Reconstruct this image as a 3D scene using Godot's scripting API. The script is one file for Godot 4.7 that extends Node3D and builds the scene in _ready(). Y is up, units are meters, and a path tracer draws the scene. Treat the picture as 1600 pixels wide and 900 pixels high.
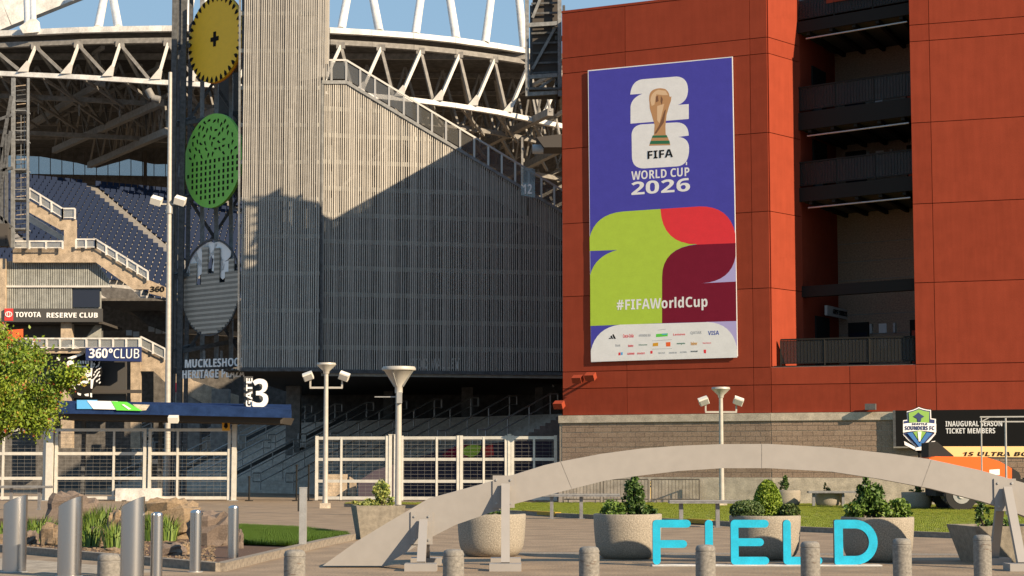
extends Node3D
# ---------------------------------------------------------------- camera numbers (photo is 1600 x 900)
const FL := 3000.0
const EYE := 1.6
const TILT := 0.0914118          # atan(275 / 3000)
const UP := Vector3.UP
var M := {}
var used := {}
var rng := RandomNumberGenerator.new()

# a pixel gives a direction; distance comes from the plane or the ground it lies on
func ray(px: float, py: float) -> Vector3:
	var f := Vector3(0, sin(TILT), -cos(TILT))
	var u := Vector3(0, cos(TILT), sin(TILT))
	return f + u * ((450.0 - py) / FL) + Vector3((px - 800.0) / FL, 0, 0)
func at(px: float, py: float, d: float) -> Vector3:
	var r := ray(px, py)
	return Vector3(0, EYE, 0) + r * (d / -r.z)
func gnd(px: float, py: float, h := 0.0) -> Vector3:
	var r := ray(px, py)
	return Vector3(0, EYE, 0) + r * ((h - EYE) / r.y)
func on(px: float, py: float, o: Vector3, n: Vector3) -> Vector3:
	var r := ray(px, py)
	var e := Vector3(0, EYE, 0)
	return e + r * ((o - e).dot(n) / r.dot(n))
func hgt(py: float, d: float) -> float:
	return at(800, py, d).y

class MB:
	var st := SurfaceTool.new()
	var col := Color.WHITE
	func _init():
		st.begin(Mesh.PRIMITIVE_TRIANGLES)
	func v(p: Vector3, n: Vector3):
		st.set_color(col); st.set_normal(n); st.add_vertex(p)
	func tri3(a: Vector3, b: Vector3, c: Vector3, na: Vector3, nb: Vector3, nc: Vector3):
		if (b - a).cross(c - a).dot(na + nb + nc) > 0.0:
			v(a, na); v(c, nc); v(b, nb)
		else:
			v(a, na); v(b, nb); v(c, nc)
	func tri(a: Vector3, b: Vector3, c: Vector3, n: Vector3):
		tri3(a, b, c, n, n, n)
	func quad(a: Vector3, b: Vector3, c: Vector3, d: Vector3, n := Vector3.ZERO):
		if n == Vector3.ZERO:
			n = (c - a).cross(b - d).normalized()
		tri(a, b, c, n); tri(a, c, d, n)
	func box(c: Vector3, s: Vector3, b := Basis()):
		var h := s * 0.5
		for ax in 3:
			for sg in [-1.0, 1.0]:
				var n: Vector3 = b[ax] * sg
				var i := (ax + 1) % 3
				var j := (ax + 2) % 3
				var o: Vector3 = c + n * h[ax]
				var e: Vector3 = b[i] * h[i]
				var g: Vector3 = b[j] * h[j]
				quad(o - e - g, o + e - g, o + e + g, o - e + g, n)
		return self
	func bar(p: Vector3, q: Vector3, w: float, t := -1.0, up := Vector3.UP):
		if t < 0.0: t = w
		var d := q - p
		var L := d.length()
		d = d / L
		var s := d.cross(up)
		if s.length() < 0.01: s = d.cross(Vector3(0, 0, 1))
		if s.length() < 0.01: s = d.cross(Vector3(1, 0, 0))
		s = s.normalized()
		box((p + q) * 0.5, Vector3(L, t, w), Basis(d, s.cross(d).normalized(), s))
		return self
	func tube(p: Vector3, q: Vector3, r0: float, r1 := -1.0, n := 10, caps := true):
		if r1 < 0.0: r1 = r0
		var d := (q - p).normalized()
		var s := d.cross(Vector3(0, 1, 0))
		if s.length() < 0.05: s = Vector3(1, 0, 0)
		s = s.normalized()
		var t := d.cross(s).normalized()
		for i in n:
			var a := TAU * i / n
			var b := TAU * (i + 1) / n
			var na := s * cos(a) + t * sin(a)
			var nb := s * cos(b) + t * sin(b)
			tri3(p + na * r0, p + nb * r0, q + nb * r1, na, nb, nb)
			tri3(p + na * r0, q + nb * r1, q + na * r1, na, nb, na)
			if caps:
				tri(p, p + na * r0, p + nb * r0, -d)
				tri(q, q + na * r1, q + nb * r1, d)
		return self
	# profile: [[radius, height], ...] round the vertical through c
	func lathe(c: Vector3, prof: Array, n := 28):
		var fl := []
		for k in prof.size() - 1:
			var sl := Vector2(prof[k + 1][1] - prof[k][1], prof[k][0] - prof[k + 1][0])
			fl.append(sl.normalized() if sl.length() > 1e-6 else Vector2(1, 0))
		for k in prof.size() - 1:
			var r0: float = prof[k][0]
			var y0: float = prof[k][1]
			var r1: float = prof[k + 1][0]
			var y1: float = prof[k + 1][1]
			var s0: Vector2 = fl[k]
			var s1: Vector2 = fl[k]
			if k > 0 and fl[k].dot(fl[k - 1]) > .7: s0 = (fl[k] + fl[k - 1]).normalized()
			if k < fl.size() - 1 and fl[k].dot(fl[k + 1]) > .7: s1 = (fl[k] + fl[k + 1]).normalized()
			for i in n:
				var a := TAU * i / n
				var b := TAU * (i + 1) / n
				var ca := Vector3(cos(a), 0, sin(a))
				var cb := Vector3(cos(b), 0, sin(b))
				var nA := ca * s0.x + Vector3.UP * s0.y
				var nB := cb * s0.x + Vector3.UP * s0.y
				var nC := cb * s1.x + Vector3.UP * s1.y
				var nD := ca * s1.x + Vector3.UP * s1.y
				var A := c + ca * r0 + Vector3.UP * y0
				var B := c + cb * r0 + Vector3.UP * y0
				var C := c + cb * r1 + Vector3.UP * y1
				var D := c + ca * r1 + Vector3.UP * y1
				if r0 > 1e-5: tri3(A, B, C, nA, nB, nC)
				if r1 > 1e-5: tri3(A, C, D, nA, nC, nD)
		return self
	# planar outline with thickness t behind its face (n = face normal)
	func slab(pts: Array, n: Vector3, t: float):
		n = n.normalized()
		var u := n.cross(Vector3.UP)
		if u.length() < 0.01: u = Vector3(1, 0, 0)
		u = u.normalized()
		var w := u.cross(n).normalized()
		var p2 := PackedVector2Array()
		for p in pts: p2.append(Vector2((p - pts[0]).dot(u), (p - pts[0]).dot(w)))
		var idx := Geometry2D.triangulate_polygon(p2)
		for k in range(0, idx.size(), 3):
			var a: Vector3 = pts[idx[k]]
			var b: Vector3 = pts[idx[k + 1]]
			var c: Vector3 = pts[idx[k + 2]]
			tri(a, b, c, n)
			tri(a - n * t, b - n * t, c - n * t, -n)
		var cw := Geometry2D.is_polygon_clockwise(p2)
		for i in pts.size():
			var a: Vector3 = pts[i]
			var b: Vector3 = pts[(i + 1) % pts.size()]
			if a.distance_to(b) < 1e-5: continue
			var e := (b - a).cross(n).normalized()
			if cw: e = -e
			quad(a, b, b - n * t, a - n * t, e)
		return self
	# many small leaf faces
	func leaf(p: Vector3, s: float, r: RandomNumberGenerator, c: Color, lift := 0.3):
		col = c
		var d := Vector3(r.randfn(), r.randfn() + lift, r.randfn()).normalized()
		var e := d.cross(Vector3(r.randfn(), r.randfn(), r.randfn())).normalized()
		var n := d.cross(e).normalized()
		if n.y < 0.0: n = -n
		var a := p + d * s
		var b := p - d * s * 0.7
		var l := p + e * s * 0.5 + n * s * 0.12
		var q := p - e * s * 0.5 + n * s * 0.12
		tri(b, l, a, n); tri(b, a, q, n)
	func done() -> ArrayMesh:
		return st.commit()

# ---------------------------------------------------------------- scene tree helpers
func numbered(called: String) -> String:
	if not used.has(called):
		used[called] = 0
		return called
	used[called] += 1
	return "%s_%03d" % [called, used[called]]
func tag(o: Node, label := "", category := "", group := "", kind := ""):
	if label: o.set_meta("label", label)
	if category: o.set_meta("category", category)
	if group: o.set_meta("group", group)
	if kind: o.set_meta("kind", kind)
	return o
func thing(called: String, label: String, category: String, where := Vector3.ZERO, group := "") -> Node3D:
	var o := Node3D.new()
	o.name = numbered(called)
	add_child(o)
	o.position = where
	tag(o, label, category, group)
	return o
# commits a builder as one named mesh under parent (world coordinates: a part is shifted to its thing)
func put(called: String, mb: MB, m: Material, parent: Node = null) -> MeshInstance3D:
	var o := MeshInstance3D.new()
	o.mesh = mb.done()
	o.material_override = m
	if parent == null:
		o.name = numbered(called)
		add_child(o)
	else:
		o.name = called
		parent.add_child(o, true)
		if parent is Node3D:
			o.position = -off(parent)
	return o
func off(n: Node) -> Vector3:
	var p := Vector3.ZERO
	var k := n
	while k != null and k != self:
		if k is Node3D: p += k.position
		k = k.get_parent()
	return p
# shares one mesh between alike pieces
func piece(called: String, mesh: Mesh, m: Material, parent: Node, xf: Transform3D) -> MeshInstance3D:
	var o := MeshInstance3D.new()
	o.mesh = mesh
	o.material_override = m
	o.name = called
	parent.add_child(o, true)
	xf.origin -= off(parent)
	o.transform = xf
	return o
func box_mesh() -> ArrayMesh:
	return MB.new().box(Vector3.ZERO, Vector3.ONE).done()
# lettering filling the rectangle from p (left, baseline) with width w and cap height h on a plane
func words(txt: String, p: Vector3, u: Vector3, w: float, h: float, m: Material, parent: Node, thick := 0.02, weight := 700, serif := false, upv := Vector3.UP, slant := 0.0) -> MeshInstance3D:
	var f := SystemFont.new()
	f.font_names = PackedStringArray(["Droid Serif" if serif else "Droid Sans"])
	f.font_weight = weight
	var t := TextMesh.new()
	t.text = txt
	t.font = f
	t.font_size = 64
	t.pixel_size = 0.01
	t.depth = 1.0
	t.curve_step = 2.0
	t.horizontal_alignment = HORIZONTAL_ALIGNMENT_LEFT
	var bb := t.get_aabb()
	u = u.normalized()
	var n := u.cross(upv).normalized()
	var sx = w / max(bb.size.x, 0.01)
	var sy = h / max(bb.size.y, 0.01)
	var o := MeshInstance3D.new()
	o.mesh = t
	o.material_override = m
	o.name = "lettering"
	parent.add_child(o, true)
	var b := Basis(u * sx, (upv + u * slant).normalized() * sy, n * thick)
	o.transform = Transform3D(b, p - off(parent) - b * Vector3(bb.position.x, bb.position.y, 0.0) + n * thick * 0.5)
	return o
# outline: [x, y] is a straight step, [cx, cy, x, y] a curve; result in photo pixels
func path(a: Array, ox := 0.0, oy := 0.0, s := 1.0) -> Array:
	var r := []
	var last := Vector2.ZERO
	for e in a:
		if e.size() == 2:
			last = Vector2(e[0], e[1]); r.append(last)
		else:
			var c := Vector2(e[0], e[1])
			var q := Vector2(e[2], e[3])
			for k in range(1, 9):
				var t := k / 8.0
				r.append(last.lerp(c, t).lerp(c.lerp(q, t), t))
			last = q
	var o := []
	for p in r: o.append(Vector2(ox + p.x / s, oy + p.y / s))
	return o
func lay(px: Array, o: Vector3, n: Vector3, proud := 0.0) -> Array:
	var r := []
	for p in px: r.append(on(p[0] if p is Array else p.x, p[1] if p is Array else p.y, o, n) + n * proud)
	return r
func flat(px: Array, d: float) -> Array:
	return lay(px, Vector3(0, 0, -d), Vector3(0, 0, 1))

# ---------------------------------------------------------------- materials
func lin(r: float, g: float, b: float) -> Color:
	return Color(r, g, b).linear_to_srgb()
func noise_tex(seed_: int, f1: float, f2: float, lo: float, mixf := 0.5, size := 512, speck := 0.0) -> ImageTexture:
	var a := FastNoiseLite.new()
	a.seed = seed_; a.frequency = f1; a.fractal_octaves = 4
	var b := FastNoiseLite.new()
	b.seed = seed_ + 7; b.frequency = f2; b.fractal_octaves = 3
	var ia := a.get_seamless_image(size, size)
	var ib := b.get_seamless_image(size, size)
	var r := RandomNumberGenerator.new()
	r.seed = seed_
	var im := Image.create(size, size, true, Image.FORMAT_RGB8)
	for y in size:
		for x in size:
			var v := ia.get_pixel(x, y).r * (1.0 - mixf) + ib.get_pixel(x, y).r * mixf
			v = clampf((v - 0.5) * 1.8 + 0.5, 0.0, 1.0)
			if speck > 0.0: v = clampf(v + (r.randf() - 0.5) * speck, 0.0, 1.0)
			v = lerpf(lo, 1.0, v)
			im.set_pixel(x, y, Color(v, v, v))
	im.generate_mipmaps()
	return ImageTexture.create_from_image(im)
# weathering: thin vertical runs of dirt over a mottled ground
func streak_tex(seed_: int, lo: float) -> ImageTexture:
	var a := FastNoiseLite.new()
	a.seed = seed_; a.frequency = .05; a.fractal_octaves = 3
	var b := FastNoiseLite.new()
	b.seed = seed_ + 3; b.frequency = .012; b.fractal_octaves = 4
	var ib := b.get_seamless_image(512, 512)
	var ia := a.get_seamless_image(512, 512)
	var im := Image.create(512, 512, true, Image.FORMAT_RGB8)
	for y in 512:
		for x in 512:
			var run := ia.get_pixel(x, (y / 14) % 512).r
			var v := clampf((run * .5 + ib.get_pixel(x, y).r * .5 - .5) * 1.6 + .55, 0.0, 1.0)
			v = lerpf(lo, 1.0, v)
			im.set_pixel(x, y, Color(v, v, v))
	im.generate_mipmaps()
	return ImageTexture.create_from_image(im)
func bump_tex(seed_: int, freq: float, strength: float) -> ImageTexture:
	var a := FastNoiseLite.new()
	a.seed = seed_; a.frequency = freq; a.fractal_octaves = 4
	var im := a.get_seamless_image(512, 512)
	im.convert(Image.FORMAT_RGBA8)
	im.bump_map_to_normal_map(strength)
	im.generate_mipmaps()
	return ImageTexture.create_from_image(im)
func mat(c: Color, rough := 0.8, metal := 0.0, tex: Texture2D = null, metres := 2.0, bump: Texture2D = null, bs := 0.4) -> StandardMaterial3D:
	var m := StandardMaterial3D.new()
	m.albedo_color = c
	m.roughness = rough
	m.metallic = metal
	if tex:
		m.albedo_texture = tex
	if bump:
		m.normal_enabled = true
		m.normal_texture = bump
		m.normal_scale = bs
	if tex or bump:
		m.uv1_triplanar = true
		m.uv1_world_triplanar = true
		m.uv1_scale = Vector3.ONE / metres
	return m
func vmat(rough := 0.7) -> StandardMaterial3D:
	var m := StandardMaterial3D.new()
	m.vertex_color_use_as_albedo = true
	m.roughness = rough
	return m
func glass(c: Color, a: float) -> StandardMaterial3D:
	var m := StandardMaterial3D.new()
	m.albedo_color = Color(c.r, c.g, c.b, a)
	m.transparency = BaseMaterial3D.TRANSPARENCY_ALPHA
	m.roughness = 0.05
	return m
func materials():
	var mottle := noise_tex(3, 0.012, 0.09, 0.72, 0.45, 512, 0.15)
	var faint := noise_tex(5, 0.008, 0.05, 0.9, 0.5)
	var grain := noise_tex(9, 0.03, 0.25, 0.55, 0.6, 512, 0.35)
	var aggr := noise_tex(12, 0.1, 0.35, 0.5, 0.6, 512, 0.5)
	var streak := noise_tex(17, 0.006, 0.04, 0.8, 0.4, 512, 0.1)
	var clean := noise_tex(41, .008, .05, .955, .5)
	var ripple := bump_tex(51, .012, 9.0)
	var streaky := streak_tex(23, .91)
	var bump := bump_tex(4, 0.08, 3.0)
	var fine := bump_tex(6, 0.2, 2.0)
	M.red = mat(lin(.29, .053, .0275), .75, 0, streaky, 5.0, fine, .12)
	M.red_b = mat(lin(.272, .049, .0255), .75, 0, streaky, 4.1, fine, .12)
	M.red_c = mat(lin(.305, .056, .029), .75, 0, streaky, 6.3, fine, .12)
	M.red_dark = mat(lin(.272, .049, .0255), .85, 0, faint, 4.0)
	M.block = mat(lin(.50, .355, .255), .9, 0, grain, 1.1, fine, .3)
	M.block_b = mat(lin(.455, .32, .23), .9, 0, grain, 1.3, fine, .3)
	M.block_c = mat(lin(.53, .38, .275), .9, 0, grain, .9, fine, .3)
	M.mortar = mat(lin(.56, .46, .35), .95, 0, grain, 1.0)
	M.concrete = mat(lin(.66, .57, .45), .85, 0, mottle, 3.0, bump, .2)
	M.concrete_warm = mat(lin(.55, .44, .32), .85, 0, mottle, 4.0, bump, .2)
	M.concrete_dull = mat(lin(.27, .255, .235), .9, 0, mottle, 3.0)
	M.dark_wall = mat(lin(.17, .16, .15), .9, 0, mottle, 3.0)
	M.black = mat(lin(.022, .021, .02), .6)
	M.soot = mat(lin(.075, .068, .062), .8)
	M.ground = mat(lin(.305, .225, .148), .9, 0, mottle, 6.0, fine, .5)
	M.ground.albedo_texture = noise_tex(21, .005, .3, .80, .4, 1024, .2)
	M.pavement = mat(lin(.42, .36, .28), .9, 0, mottle, 2.5, fine, .4)
	M.kerb = mat(lin(.36, .31, .25), .9, 0, grain, 1.5, fine, .4)
	M.mulch = mat(lin(.17, .09, .055), 1.0, 0, aggr, 1.2, bump, 1.0)
	M.lawn = mat(lin(.27, .31, .035), 1.0, 0, grain, 2.0, bump, .5)
	M.yellow_paint = mat(lin(.62, .40, .04), .8, 0, grain, 1.0)
	M.arch = mat(lin(.30, .284, .268), .6, 0, clean, 6.0)
	M.steel = mat(lin(.52, .51, .50), .27, 1.0)
	M.bollard = mat(lin(.34, .32, .285), .8, 0, grain, .8, bump, .3)
	M.planter = mat(lin(.56, .50, .41), .9, 0, aggr, 1.6, bump, .4)
	M.planter_sq = mat(lin(.33, .295, .24), .9, 0, mottle, .9, bump, .3)
	M.soil = mat(lin(.05, .035, .025), 1.0, 0, aggr, .5)
	M.cyan = mat(lin(.014, .43, .66), .38, 0, faint, .9)
	M.letter_side = mat(lin(.015, .03, .05), .5)
	M.white_paint = mat(lin(.74, .72, .68), .5, 0, streak, 2.0)
	M.gate = mat(lin(.62, .60, .54), .5, .1, faint, 1.4)
	M.galv = mat(lin(.42, .42, .41), .45, .4, faint, 1.0)
	M.pole = mat(lin(.46, .44, .40), .5, .1, faint, 1.0)
	M.wire = mat(lin(.20, .195, .18), .6)
	M.rail = mat(lin(.45, .44, .42), .45, .4)
	M.frame = mat(lin(.16, .165, .17), .6, .2, mottle, 2.0)
	M.frame_light = mat(lin(.27, .28, .285), .6, .1, mottle, 2.0)
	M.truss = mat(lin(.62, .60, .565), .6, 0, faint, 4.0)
	M.truss_shaded = mat(lin(.30, .288, .27), .7, 0, mottle, 4.0)  # truss paint darkened, shade under the roof put into the colour
	M.roof_deck = mat(lin(.14, .137, .133), .9, 0, mottle, 6.0)
	M.roof_white = mat(lin(.80, .79, .76), .5, 0, streak, 5.0)
	M.slat = mat(lin(.49, .46, .41), .5, .1, faint, 2.6)
	M.slat_b = mat(lin(.40, .375, .335), .5, .1, faint, 2.3)
	M.clad = mat(lin(.40, .41, .38), .6, .1, streak, 2.0)
	M.clad_dark = mat(lin(.16, .16, .155), .7, 0, faint, 2.0)
	M.yellow = mat(lin(.92, .55, .02), .6, 0, clean, 2.0)
	M.orange_rim = mat(lin(.55, .18, .01), .6)
	M.green = mat(lin(.22, .58, .08), .6, 0, clean, 2.0)
	M.cloud_white = mat(lin(.85, .85, .84), .6)
	M.taupe = mat(lin(.50, .46, .39), .7, 0, faint, 1.5)
	M.taupe_b = mat(lin(.27, .25, .21), .7, 0, faint, 1.5)
	M.banner_dark = mat(lin(.045, .035, .055), .8, 0, faint, 1.5)
	M.navy = mat(lin(.015, .03, .12), .5)
	M.canopy = mat(lin(.02, .045, .13), .5, 0, streak, 2.0)
	M.sign_grey = mat(lin(.06, .058, .055), .6)
	M.sign_red = mat(lin(.60, .04, .035), .5)
	M.letter = mat(lin(.86, .855, .84), .5)
	M.letter_dim = mat(lin(.42, .42, .41), .6)
	M.seat = mat(lin(.02, .03, .062), .8)
	M.tread = mat(lin(.46, .44, .41), .9, 0, mottle, 2.0)
	M.stair = mat(lin(.54, .49, .425), .9, 0, mottle, 2.5)
	M.mesh_panel = glass(lin(.10, .10, .095), .45)
	M.rail_glass = glass(lin(.45, .46, .44), .28)
	M.pane = glass(lin(.25, .33, .36), .4)
	M.dark_mesh = glass(lin(.012, .012, .012), .72)
	M.door_glass = mat(lin(.02, .022, .035), .06)
	M.paper = mat(lin(.6, .6, .6), .6)
	M.rock = mat(lin(.40, .29, .18), .95, 0, grain, .9, bump, 1.0)
	M.rock_b = mat(lin(.26, .20, .16), .95, 0, grain, .7, bump, 1.0)
	M.rock_c = mat(lin(.33, .24, .155), .95, 0, grain, .8, bump, 1.0)
	M.dark_mesh.roughness = .7
	M.leaf = vmat(.6)
	M.leaf.backlight_enabled = true
	M.leaf.backlight = lin(.10, .14, .02)
	M.bark = mat(lin(.10, .07, .05), .95, 0, grain, .4, bump, 1.0)
	M.print_white = mat(lin(.84, .825, .815), .6, 0, clean, 2.0, ripple, .06)
	M.print_blue = mat(lin(.078, .073, .41), .6, 0, clean, 3.0, ripple, .06)
	M.print_lime = mat(lin(.45, .62, .045), .6, 0, clean, 2.5, ripple, .06)
	M.print_red = mat(lin(.80, .028, .035), .6, 0, clean, 2.5, ripple, .06)
	M.print_maroon = mat(lin(.20, .015, .036), .6, 0, clean, 2.5, ripple, .06)
	M.print_lilac = mat(lin(.45, .39, .68), .6)
	M.print_black = mat(lin(.015, .015, .015), .6)
	M.print_grey = mat(lin(.42, .42, .43), .6)
	M.gold = mat(lin(.50, .26, .11), .6)
	M.gold_light = mat(lin(.72, .48, .28), .6)
	M.gold_dark = mat(lin(.20, .09, .04), .6)
	M.trophy_green = mat(lin(.02, .15, .06), .6)
	M.visa = mat(lin(.04, .07, .36), .6)
	M.rubber = mat(lin(.02, .02, .02), .9)
	M.boom_yellow = mat(lin(.68, .50, .21), .5)
	M.lift_orange = mat(lin(.85, .13, .015), .4)
	M.crest_green = mat(lin(.20, .38, .07), .5)
	M.crest_blue = mat(lin(.03, .14, .38), .5)
	M.bench = mat(lin(.26, .26, .27), .45, .3, streak, 1.0)
	M.amber = mat(lin(.70, .33, .01), .5)
	M.sky_blue_print = mat(lin(.10, .40, .75), .6)
	M.green_print = mat(lin(.12, .60, .06), .6)
	M.barrier = mat(lin(.10, .09, .08), .5, .5)
	M.flood = mat(lin(.72, .70, .64), .4)
	M.orange_net = mat(lin(.80, .12, .03), .7)
	for k in ["black", "soot", "red", "red_b", "red_c", "red_dark", "dark_wall", "roof_deck", "clad_dark", "frame", "stair", "seat", "tread", "print_blue", "print_maroon", "print_black", "canopy"]:
		M[k].metallic_specular = .15
		M[k].roughness = max(M[k].roughness, .85)

# ---------------------------------------------------------------- red stair building
func plan(px: float, d: float) -> Vector3:
	return Vector3(at(px, 725, d).x, 0, -d)
var A: Vector3
var B: Vector3
var C: Vector3
var E: Vector3
var R1: Vector3
var R2: Vector3
var R3: Vector3
const JOINTS := [3.64, 4.77, 5.48, 8.68, 11.8, 15.03, 18.3, 18.97, 20.95]
func seg_n(p: Vector3, q: Vector3) -> Vector3:
	return (q - p).normalized().cross(UP)
func wallbox(p: Vector3, q: Vector3, y0: float, y1: float, t: float, proud := 0.0) -> MB:
	var u := (q - p).normalized()
	var n := u.cross(UP)
	var c := (p + q) * 0.5 + UP * (y0 + y1) * 0.5 + n * (proud - t * 0.5)
	return MB.new().box(c, Vector3(p.distance_to(q), y1 - y0, t), Basis(u, UP, n))
func panels(parent: Node, p: Vector3, q: Vector3, cuts: Array, js: Array):
	var u := (q - p).normalized()
	var n := u.cross(UP)
	var L := p.distance_to(q)
	var bm := box_mesh()
	var k := 0
	for i in cuts.size() - 1:
		for j in js.size() - 1:
			var x0: float = cuts[i] * L + .012
			var x1: float = cuts[i + 1] * L - .012
			var y0: float = js[j] + .014
			var y1: float = js[j + 1] - .014
			var c := p + u * (x0 + x1) * .5 + UP * (y0 + y1) * .5 + n * rng.randf_range(-.004, .004)
			piece("panel", bm, [M.red, M.red_b, M.red_c][rng.randi() % 3], parent, Transform3D(Basis(u * (x1 - x0), UP * (y1 - y0), n * .08), c))
			k += 1
func red_building():
	A = plan(880, 81.4); B = plan(1207, 77.2); C = plan(1434, 75.1)
	E = C + (C - B).normalized().lerp(Vector3(.9466, 0, .322), .6).normalized() * 22.0
	R1 = plan(1257, 79.0); R2 = plan(1314, 83.2); R3 = plan(1475, 80.3)
	var b := thing("red_building", "tall terracotta red panelled stadium building with recessed dark balconies", "building", A)
	var A2 := plan(880.5, 112.0)
	var E2 := E + Vector3(8, 0, -34)
	# body behind the cladding
	put("wall", wallbox(A, B, 3.6, 20.9, .3, -.07), M.red_dark, b)
	put("wall", wallbox(C, E, 3.6, 20.9, .3, -.07), M.red_dark, b)
	put("wall", wallbox(B, C, 3.6, 5.4, .3, -.07), M.red_dark, b)
	put("end_wall", wallbox(A2, A, 0, 20.9, .3, -.05), M.red, b)
	put("rear_wall", wallbox(E2, A2, 0, 20.9, .3, 0), M.red, b)
	put("far_wall", wallbox(E, E2, 0, 20.9, .3, 0), M.red, b)
	put("roof", MB.new().slab([A + UP * 20.9, B + UP * 20.9, R1 + UP * 20.9, C + UP * 20.9, E + UP * 20.9, E2 + UP * 20.9, A2 + UP * 20.9], UP, .35), M.red_dark, b)
	put("parapet", wallbox(A, B, 20.95, 21.05, .35, .06), M.red, b)
	put("parapet", wallbox(C, E, 20.95, 21.05, .35, .06), M.red, b)
	var fa := put("facade", wallbox(A, B, 3.66, 20.8, .03, -.045), M.red_dark, b)
	panels(fa, A, B, [0.0, .32, .92, 1.0], JOINTS)
	var fb := put("facade", wallbox(C, E, 3.66, 20.8, .03, -.045), M.red_dark, b)
	panels(fb, C, E, [0.0, .035, .27, .5, .75, 1.0], JOINTS)
	var fc := put("facade", wallbox(B, C, 3.66, 5.4, .03, -.045), M.red_dark, b)
	panels(fc, B, C, [0.0, .55, 1.0], [3.64, 4.77, 5.48])
	var fd := put("return_wall", wallbox(B, R1, 5.48, 20.9, .3, -.045), M.red_dark, b)
	panels(fd, B, R1, [0.0, 1.0], [5.5, 8.68, 11.8, 15.03, 18.3, 18.97, 20.95])
	# recess
	put("side_wall", wallbox(R1, R2, 5.4, 20.9, .3, 0), M.red, b)
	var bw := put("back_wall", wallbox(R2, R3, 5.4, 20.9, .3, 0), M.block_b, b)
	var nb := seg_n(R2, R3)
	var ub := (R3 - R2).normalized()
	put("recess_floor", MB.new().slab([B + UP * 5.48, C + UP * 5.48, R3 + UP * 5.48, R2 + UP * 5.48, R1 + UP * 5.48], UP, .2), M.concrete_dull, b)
	for y in [6.3, 7.15, 8.0, 9.5, 10.3, 11.1, 14.0, 14.8, 17.2, 18.0]:
		put("course_line", wallbox(R2, R3, y, y + .035, .03, .012), M.concrete_dull, bw)
	var n1 := seg_n(R1, C)
	var F0 := R1 + n1 * .1
	var F1 := C + n1 * -.35 - (C - R1).normalized() * .05
	for lev in [[12.45, 12.95, true], [15.45, 16.1, true], [19.55, 19.95, true]]:
		var y0: float = lev[0]
		var y1: float = lev[1]
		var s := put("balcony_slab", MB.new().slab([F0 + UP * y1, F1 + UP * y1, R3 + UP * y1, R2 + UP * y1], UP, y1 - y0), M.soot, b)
		for k in 5:
			var a := F0.lerp(F1, (k + .5) / 5.0)
			var c := R2.lerp(R3, (k + .5) / 5.0)
			put("joist", MB.new().bar(a + UP * (y0 - .09), c + UP * (y0 - .09), .14, .18), M.black, s)
		put("fascia", wallbox(F0, F1, y0 - .05, y1 + .03, .12, .08), M.black, s)
		put("conduit", MB.new().tube(F0.lerp(F1, .08) + UP * (y0 - .32), F0.lerp(F1, .95) + UP * (y0 - .32), .035), M.galv, s)
		balustrade(s, F0 + n1 * .02, F1 + n1 * .02, y1 + .03)
		recess_doors(b, y1, ub, nb)
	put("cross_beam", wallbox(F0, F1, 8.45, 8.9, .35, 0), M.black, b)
	var lo := put("balcony_edge", wallbox(B, C, 5.485, 5.53, .3, -.1), M.black, b)
	balustrade(lo, B.lerp(R1, .1) + Vector3(.25, 0, .05), C - (C - B).normalized() * .05 - seg_n(B, C) * .15, 5.53)
	recess_doors(b, 5.48, ub, nb)
	# openings in the side wall
	var us := (R2 - R1).normalized()
	var ns := seg_n(R1, R2)
	for y in [5.5, 13.0, 16.15]:
		var dr := put("doorway", MB.new().box(R1 + us * 2.4 + UP * (y + 1.15) + ns * .03, Vector3(1.7, 2.3, .1), Basis(us, UP, ns)), M.black, b)
		put("pane", MB.new().box(R1 + us * 2.1 + UP * (y + .8) + ns * .09, Vector3(1.0, 1.1, .03), Basis(us, UP, ns)), M.door_glass, dr)
	var gs := put("sign_board", MB.new().box(R1 + us * 3.6 + UP * 8.05 + ns * .35, Vector3(3.2, .42, .12), Basis(us, UP, ns)), M.letter_dim, b)
	words("GUEST SERVICES", R1 + us * 2.7 + UP * 7.95 + ns * .42, us, 1.9, .2, M.print_black, gs, .015)
	# plinth
	var pl := put("plinth", wallbox(A - (B - A).normalized() * .12, B, 0, 3.62, .4, .1), M.mortar, b)
	var pl2 := put("plinth", wallbox(B, C, 0, 3.62, .4, .1), M.mortar, b)
	var pl3 := put("plinth", wallbox(C, E, 0, 3.62, .4, .1), M.mortar, b)
	for s in [[A - (B - A).normalized() * .14, B], [B, C], [C, E]]:
		var q = put("cap_band", wallbox(s[0], s[1], 3.33, 3.635, .2, .17), M.concrete, b)
		put("base_band", wallbox(s[0], s[1], 0, 1.06, .2, .16), M.concrete, b)
		put("joint", wallbox(s[0], s[1], 3.31, 3.33, .02, .16), M.mortar, q)
	var bm := box_mesh()
	var total := 0
	var rest := MB.new()
	for sp in [[A, B, pl], [B, C, pl2]]:
		var p: Vector3 = sp[0]
		var u: Vector3 = ((sp[1] as Vector3) - p).normalized()
		var n := u.cross(UP)
		var L: float = p.distance_to(sp[1])
		for row in range(10, -1, -1):
			var y := 1.075 + row * .2
			if row / 3 > 0: y += (row / 3) * .02
			var x := (.0 if row % 2 == 0 else -.21)
			while x < L - .05:
				var x0: float = max(x, 0.0) + .008
				var x1: float = min(x + .42, L) - .008
				if x1 - x0 > .05:
					var xf := Transform3D(Basis(u * (x1 - x0), UP * .185, n * .06), p + u * (x0 + x1) * .5 + UP * (y + .095) + n * (.083 + rng.randf_range(-.003, .003)))
					if total < 292:
						piece("block", bm, [M.block, M.block, M.block_b, M.block_c][rng.randi() % 4], sp[2], xf)
						total += 1
					else:
						rest.box(xf.origin, Vector3(x1 - x0, .185, .06), Basis(u, UP, n))
				x += .42
	var u3 := (E - C).normalized()
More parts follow.
